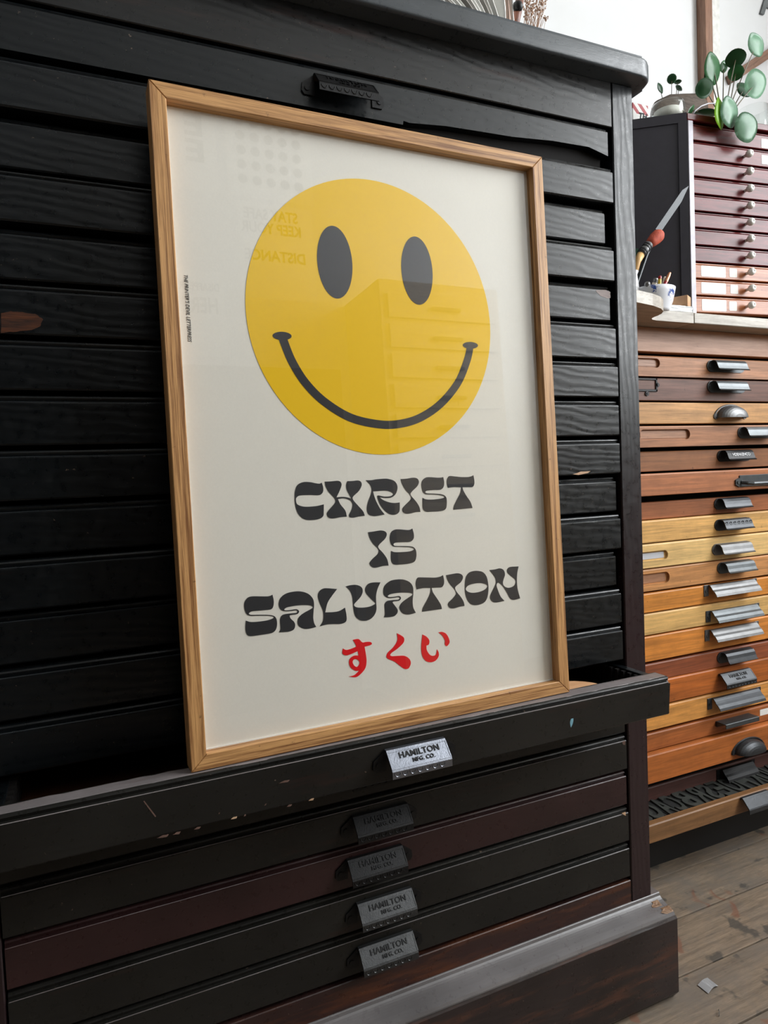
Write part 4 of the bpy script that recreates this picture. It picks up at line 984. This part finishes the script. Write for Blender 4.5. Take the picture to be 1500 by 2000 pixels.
for a in ((1396,132,13,30,8,.25,'leaf'), (1437,116,19,16,20,.25,'leaf_d'), (1437,143,15,14,0,.262,'leaf'), (1480,85,12,24,22,.25,'leaf_p'), (1479,162,18,27,10,.235,'leaf_p'),
          (1455,173,9,18,45,.27,'leaf_d'), (1377,172,16,18,0,.24,'leaf_d'), (1429,217,14,30,10,.178,'leaf_p'), (1411,220,8,30,6,.186,'leaf_y'), (1461,247,19,29,15,.170,'leaf_p'),
          (1415,130,7,11,0,.27,'leaf'), (1386,146,7,16,0,.275,'leaf_d'), (1380,225,24,7,0,.24,'leaf_d'), (1351,216,4,10,-30,.235,'leaf')):
    c = leaf(pil, *a); stemto(pil, base+Vector((random.uniform(-.006, .006), random.uniform(-.006, .006), 0)), c)
sy = .350; sb_ = aty(1309, 197, sy)
sml = empty('pilea_seedling', (sb_.x, sy, TOPR), 'small pilea seedling rising behind the driftwood', 'plant')
bm = NB(); lathe(bm, [(0, 0), (.016, 0), (.02, .03), (.017, .03), (.015, .024), (0, .024)], (sb_.x, sy, TOPR), 20); obj('pot', bm, 'pot', sml, True)
for a in ((1312,154,9,9,0,.350,'leaf_d'), (1324,161,7,4,15,.350,'leaf_d'), (1291,171,4,11,22,.350,'leaf_d'), (1325,173,8,4,-40,.350,'leaf_d')):
    c = leaf(sml, *a, 14); stemto(sml, (sb_.x, sy, TOPR+.022), c, .0009)
# driftwood
dy_ = .300; qs = [aty(x, y, dy_) for x, y in ((1272, 226), (1286, 214), (1306, 210), (1330, 208), (1352, 208), (1368, 214), (1378, 224))]
bm = NB(); tube(bm, qs, [.006, .017, .0215, .024, .025, .019, .006], 14)
for v in bm.verts: v.co += Vector((random.uniform(-.0025, .0025), random.uniform(-.002, .002), random.uniform(-.003, .003)))
lo = min(v.co.z for v in bm.verts)
for v in bm.verts:
    if v.co.z < qs[3].z-.004: v.co.z = TOPR+.0003+(v.co.z-lo)*(qs[3].z-.004-TOPR)/(qs[3].z-.004-lo)
drift = obj('driftwood', bm, 'bark', None, True); tag(drift, 'lump of rough brown driftwood lying on the mahogany unit', 'driftwood')
# glass dish, carton, glass jar
gy = .252; ga, gb = aty(1264, 222, gy), aty(1324, 222, gy); gr = (gb.x-ga.x)/2; gr *= .8; gx = (ga.x+gb.x)/2+.014; gt = aty(1295, 203, gy).z-TOPR
bm = NB(); lathe(bm, [(0, 0), (gr*.9, 0), (gr, .01), (gr, gt*.75), (gr*.92, gt), (gr*.88, gt), (gr*.95, gt*.75), (gr*.95, .012), (gr*.85, .004), (0, .004)], (gx, gy, TOPR), 32)
tag(obj('glass_dish', bm, 'jar', None, True), 'clear round glass dish with a rolled rim at the unit left end', 'dish')
bm = NB(); lathe(bm, [(0, .0045), (gr*.80, .0045), (gr*.82, gt*.62), (gr*.4, gt*.70), (0, gt*.66)], (gx, gy, TOPR), 24)
M['sand'] = mat_plain('white_sand', (232, 228, 220), .9, bumpy=.5, bs=400); o = tag(obj('sand', bm, 'sand', None, True), 'white sand filling the clear glass dish', 'sand', None, 'stuff')
cy_ = .40; c0, c1 = aty(1236, 215, cy_), aty(1266, 215, cy_); ct_ = aty(1250, 203, cy_).z
def carton_mat():
    n = NT('red_striped_carton'); tc = n.n('ShaderNodeTexCoord'); w = n.n('ShaderNodeTexWave', wave_type='BANDS', bands_direction='DIAGONAL', i_Scale=26.0)
    n.l(tc.outputs['Object'], w.inputs['Vector']); sx = n.n('ShaderNodeSeparateXYZ'); n.l(tc.outputs['Object'], sx.inputs[0])
    top = n.n('ShaderNodeMath', operation='GREATER_THAN', i_1=.040); n.l(sx.outputs[2], top.inputs[0])
    f = n.n('ShaderNodeMath', operation='MULTIPLY'); n.l(n.ramp(w.outputs['Fac'], .5, .52), f.inputs[0]); n.l(top.outputs[0], f.inputs[1])
    return n.set(Base_Color=n.mix(f.outputs[0], rgba((236, 234, 230)), rgba((176, 30, 44))), Roughness=.45)
M['carton'] = carton_mat()
ch = ct_-TOPR; cw = c1.x-c0.x
car = empty('carton', (c0.x+cw/2, cy_+.02, TOPR), 'white carton with red stripes behind the glass dish', 'box')
bm = NB(); box(bm, c0.x, c1.x, cy_, cy_+.045, TOPR, ct_, .0005); obj('box', bm, 'carton', car)
t = text_mesh('TH', .018, .0002, .2, 1, .0006); t.transform(Matrix.Translation((c0.x+cw*.62, cy_-.0004, ct_-.026)) @ FX); link_mesh('lettering', t, 'ink', car)
jy = .30; j0, j1 = aty(1452, 225, jy), aty(1490, 225, jy); jr = (j1.x-j0.x)/2; jh = aty(1470, 214, jy).z-TOPR
bm = NB(); lathe(bm, [(0, 0), (jr, 0), (jr, jh), (jr*.94, jh), (jr*.94, .005), (0, .005)], ((j0.x+j1.x)/2, jy, TOPR), 28)
tag(obj('glass_tumbler', bm, 'jar', None, True), 'clear glass tumbler behind the hanging pilea leaves', 'glass')
bm = NB(); wy = .232; pts = [aty(x, y, wy) for x, y in ((1352, 226), (1358, 216), (1370, 207), (1384, 202), (1398, 202), (1404, 208))]; tube(bm, pts, .0012, 8)
tag(obj('wire_loop', bm, 'edge', None, True), 'thin white wire loop arching in front of the driftwood', 'wire')

# ------------------------------------------------------------------ on the wall
M['post'] = mat_wood('brown_timber', (150, 112, 88), (108, 74, 56), 'z', bump=.4)
M['batten'] = mat_wood('brown_batten', (140, 106, 86), (98, 70, 54), 'x', bump=.4)
a0, a1 = aty(1377, 50, RY1-.03).x, aty(1391, 50, RY1-.03).x
bm = NB(); box(bm, a0, a1, RY1-.032, RY1-.0005, FLOOR, RZ1, .001); struct(obj('trim_1', bm, 'post'))
a2 = aty(1405, 50, RY1-.01).x; bm = NB(); box(bm, a1+.001, a2, RY1-.012, RY1-.0005, FLOOR, RZ1, .0008); struct(obj('trim_2', bm, 'white_gloss'))
d0 = aty(1430, 152, RY1-.02); d1 = aty(1560, 66, RY1-.02); L = (d1-d0).length; ang = math.atan2(d1.z-d0.z, d1.x-d0.x)
bm = NB(); box(bm, -L/2, L/2, -.012, .0115, -.013, .013, .001); o = obj('wall_batten', bm, 'batten'); o.location = ((d0.x+d1.x)/2, RY1-.0125, (d0.z+d1.z)/2); o.rotation_euler = (0, -ang, 0)
tag(o, 'slanting brown timber batten fixed to the white wall', 'batten')
t = text_mesh('A', .125, .003, 0, 1, .002); c = aty(1503, 8, RY1-.004); t.transform(Matrix.Translation((c.x, RY1-.0035, c.z)) @ FX)
M['sign'] = mat_plain('grey_letter', (104, 108, 108), .5); tag(link_mesh('wall_letter', t, 'sign'), 'grey capital letter A mounted high on the white wall', 'letter')

# ------------------------------------------------------------------ on top of the black cabinet
M['paper_g'] = mat_paper('grey_shaded_paper', (178, 174, 168)); M['paper_p'] = mat_paper('pinkish_paper', (206, 178, 164))
NSH = 17
for k in range(NSH):
    u = k/(NSH-1); s0 = Vector((.545+.083*u, -.012+.004*random.random(), ZT1+.0006)); th = math.radians(10+52*u**1.1); L = .17
    pts = []; x_, z_ = s0.x, s0.z
    for q in range(9):
        pts.append((x_, z_)); aq = th*(1.12-.35*q/8); x_ -= math.cos(aq)*L/8; z_ += math.sin(aq)*L/8
    w = .0011; up = [(px_+w*math.sin(th), pz_+w*math.cos(th)) for px_, pz_ in pts]
    bm = NB(); prism(bm, pts+up[::-1], s0.y, s0.y+.2, 'y')
    tag(obj('loose_sheet', bm, 'paper_g' if k < 5 or k % 4 == 2 else 'paper_w', None, True), ORD[k]+' leaning sheet from the left in the fanned white papers', 'paper', 'fanned papers on the black cabinet')  # greyer paper on the leftmost sheets stands in for their shadow
for k, (xo, mt_) in enumerate(((.634, 'paper_w'), (.641, 'paper_p'), (.648, 'paper_w'))):
    bm = NB(); pts = [(xo+.0015*math.sin(q*1.1+k), ZT1+.0005+q*.014) for q in range(8)]; prism(bm, pts+[(a+.0016, b) for a, b in pts[::-1]], -.010, .15, 'y')
    tag(obj('upright_sheet', bm, mt_, None, True), ('left white', 'middle pinkish', 'right white')[k]+' wavy upright sheet beside the brown twig', 'paper', 'upright sheets on the black cabinet')
M['twig'] = mat_wood('brown_twig', (150, 96, 76), (92, 54, 42), 'z', bump=.6)
tb = aty(1001, 40, .0); tb.z = ZT1+.004; tt = aty(1021, -30, .01)
tw = empty('twig', (tb.x, .0, ZT1), 'short brown twig with a dark knot beside the paper pile', 'twig')
bm = NB(); tube(bm, [tb, tb.lerp(tt, .4), tt], [.0055, .006, .005], 10); obj('stalk', bm, 'twig', tw, True)
kk = aty(1011, 13, .000); bm = NB(); bmesh.ops.create_icosphere(bm, subdivisions=2, radius=.0072, matrix=Matrix.Translation(kk)); obj('knot', bm, 'iron_dk', tw, True)
M['dry'] = mat_plain('dried_flower', (196, 164, 142), .8)
fb = aty(1034, 55, .02); fb.z = ZT1+.002
df = empty('dried_flowers', (fb.x, .02, ZT1), 'spray of pale dried flowers lying at the cabinet top edge', 'dried flowers')
bm = NB(); random.seed(3)
for j in range(46):
    e = aty(random.uniform(1022, 1068), random.uniform(-6, 36), random.uniform(.0, .04)); s0 = fb+Vector((random.uniform(-.01, .012), random.uniform(-.01, .01), 0))
    tube(bm, [s0, s0.lerp(e, .5)+Vector((random.uniform(-.006, .006), 0, random.uniform(-.004, .006))), e], .00035, 4)
    for q in range(3):
        bmesh.ops.create_icosphere(bm, subdivisions=1, radius=random.uniform(.0008, .0018), matrix=Matrix.Translation(e+Vector([random.uniform(-.004, .004) for _ in range(3)])))
obj('flower_heads', bm, 'dry', df)['kind'] = 'stuff'

# ------------------------------------------------------------------ scraps on the floor
M['scrap'] = mat_paper('grey_white_scrap', (206, 206, 208))
c = atz(1385, 1928, FLOOR); bm = NB(); N_ = 8; A = []
for i in range(N_+1):
    t = i/N_; A.append([bm.verts.new((c.x-.013+.026*t, c.y-.010+.020*w+.004*t, FLOOR+.0012+.004*math.sin(PI*t)*(1-w*.4))) for w in (0, 1)])
for i in range(N_): bm.faces.new((A[i][0], A[i+1][0], A[i+1][1], A[i][1]))
bmesh.ops.solidify(bm, geom=bm.faces[:], thickness=.0003); tag(obj('paper_scrap', bm, 'scrap', None, True), 'small curled scrap of grey white paper on the floorboards', 'scrap')
c = atz(1403, 1980, FLOOR); bm = NB(); tube(bm, [c+Vector((-.004, -.004, .0006)), c+Vector((-.004, -.005, .003)), c+Vector((.005, .003, .003)), c+Vector((.005, .004, .0006))], .0005, 6); tag(obj('staple', bm, 'steel'), 'bright bent wire staple lying on the floorboards', 'staple')

# ------------------------------------------------------------------ the other side of the room, seen in the picture glass, with dark panels added
M['added_dark'] = mat_wood('added_dark_panelling', (44, 34, 28), (26, 20, 17), 'z', bump=.3)  # for dark panels added out of view, so the left drawers reflect darkness
bm = NB(); box(bm, RX0+.02, .50, RY0, RY0+.02, FLOOR, 1.92, .001); struct(obj('added_panel_3', bm, 'added_dark'))
bm = NB(); box(bm, .501, 1.28, RY0, RY0+.02, FLOOR, 1.36, .001); struct(obj('added_panel_5', bm, 'added_dark'))
bm = NB(); box(bm, RX0, RX0+.02, RY0, RY1, FLOOR, 1.5, .001); struct(obj('added_panel_4', bm, 'added_dark'))
M['gdot'] = mat_plain('grey_print_ink', (96, 98, 98), .7)
def wallposter(name, x0, x1, z0, z1, label, marks):
    r = empty(name, ((x0+x1)/2, RY0+.001, z0), label, 'poster')
    bm = NB(); box(bm, x0, x1, RY0+.0005, RY0+.0018, z0, z1); obj('sheet', bm, 'paper_w', r)
    for me in marks: link_mesh('print', me, 'gdot', r)
MB = Matrix.Translation((0, RY0+.0024, 0)) @ Matrix(((-1, 0, 0, 0), (0, 0, 1, 0), (0, 1, 0, 0), (0, 0, 0, 1)))        # faces +Y
def wtxt(s, x, z, size, sx=1.0):
    t = text_mesh(s, size, .0003, 0, 1, size*.025); t.transform(Matrix.Diagonal((sx, 1, 1, 1))); t.transform(Matrix.Translation((-x, z, 0))); t.transform(MB); return t
dots = [fill([ell(-(.895+i*.063), 2.43-j*.063, .021, .021, 0, 20)], .0003, MB) for i in range(5) for j in range(5)]
wallposter('dotted_poster', .83, 1.215, 2.10, 2.50, 'white poster with a grid of grey dots, mirrored in the picture glass', dots)
wallposter('letter_poster', .57, .79, 2.10, 2.50, 'white poster with two big letters, mirrored in the picture glass', [wtxt('E', .70, 2.37, .13, 1.3), wtxt('E', .70, 2.26, .13, 1.3)])
wallposter('slogan_poster', .86, 1.20, 1.66, 2.08, 'white poster with a slogan in capitals, mirrored in the picture glass', [wtxt('STAY SAFE', 1.01, 2.03, .065, .8), wtxt('KEEP YOUR', 1.01, 1.97, .065, .8), wtxt('DISTANCE', 1.02, 1.85, .065, .9)])
wallposter('small_poster', .58, .78, 1.40, 1.76, 'small poster lettered in capitals, mirrored in the picture glass', [wtxt('DISAPPEAR', .68, 1.69, .045, .75), wtxt('HERE', .68, 1.61, .09, .7)])
pc_ = empty('plan_chest', (1.62, RY0+.2, FLOOR), 'pale wooden chest of drawers mirrored in the yellow face', 'cabinet')
M['pc'] = mat_wood('pale_chest_wood', (206, 186, 152), (170, 146, 110), 'x', bump=.1)
bm = NB(); box(bm, 1.33, 1.92, RY0+.001, RY0+.36, FLOOR, 1.66, .002); obj('carcass', bm, 'pc', pc_)
zz = 1.60
for j in range(8):
    bm = NB(); box(bm, 1.36, 1.89, RY0+.36, RY0+.375, zz-.10, zz, .002); d = obj('drawer', bm, 'pc', pc_)
    bm = NB(); box(bm, 1.56, 1.70, RY0+.375, RY0+.395, zz-.065, zz-.05, .003); obj('handle', bm, 'iron_dk', d); zz -= .125
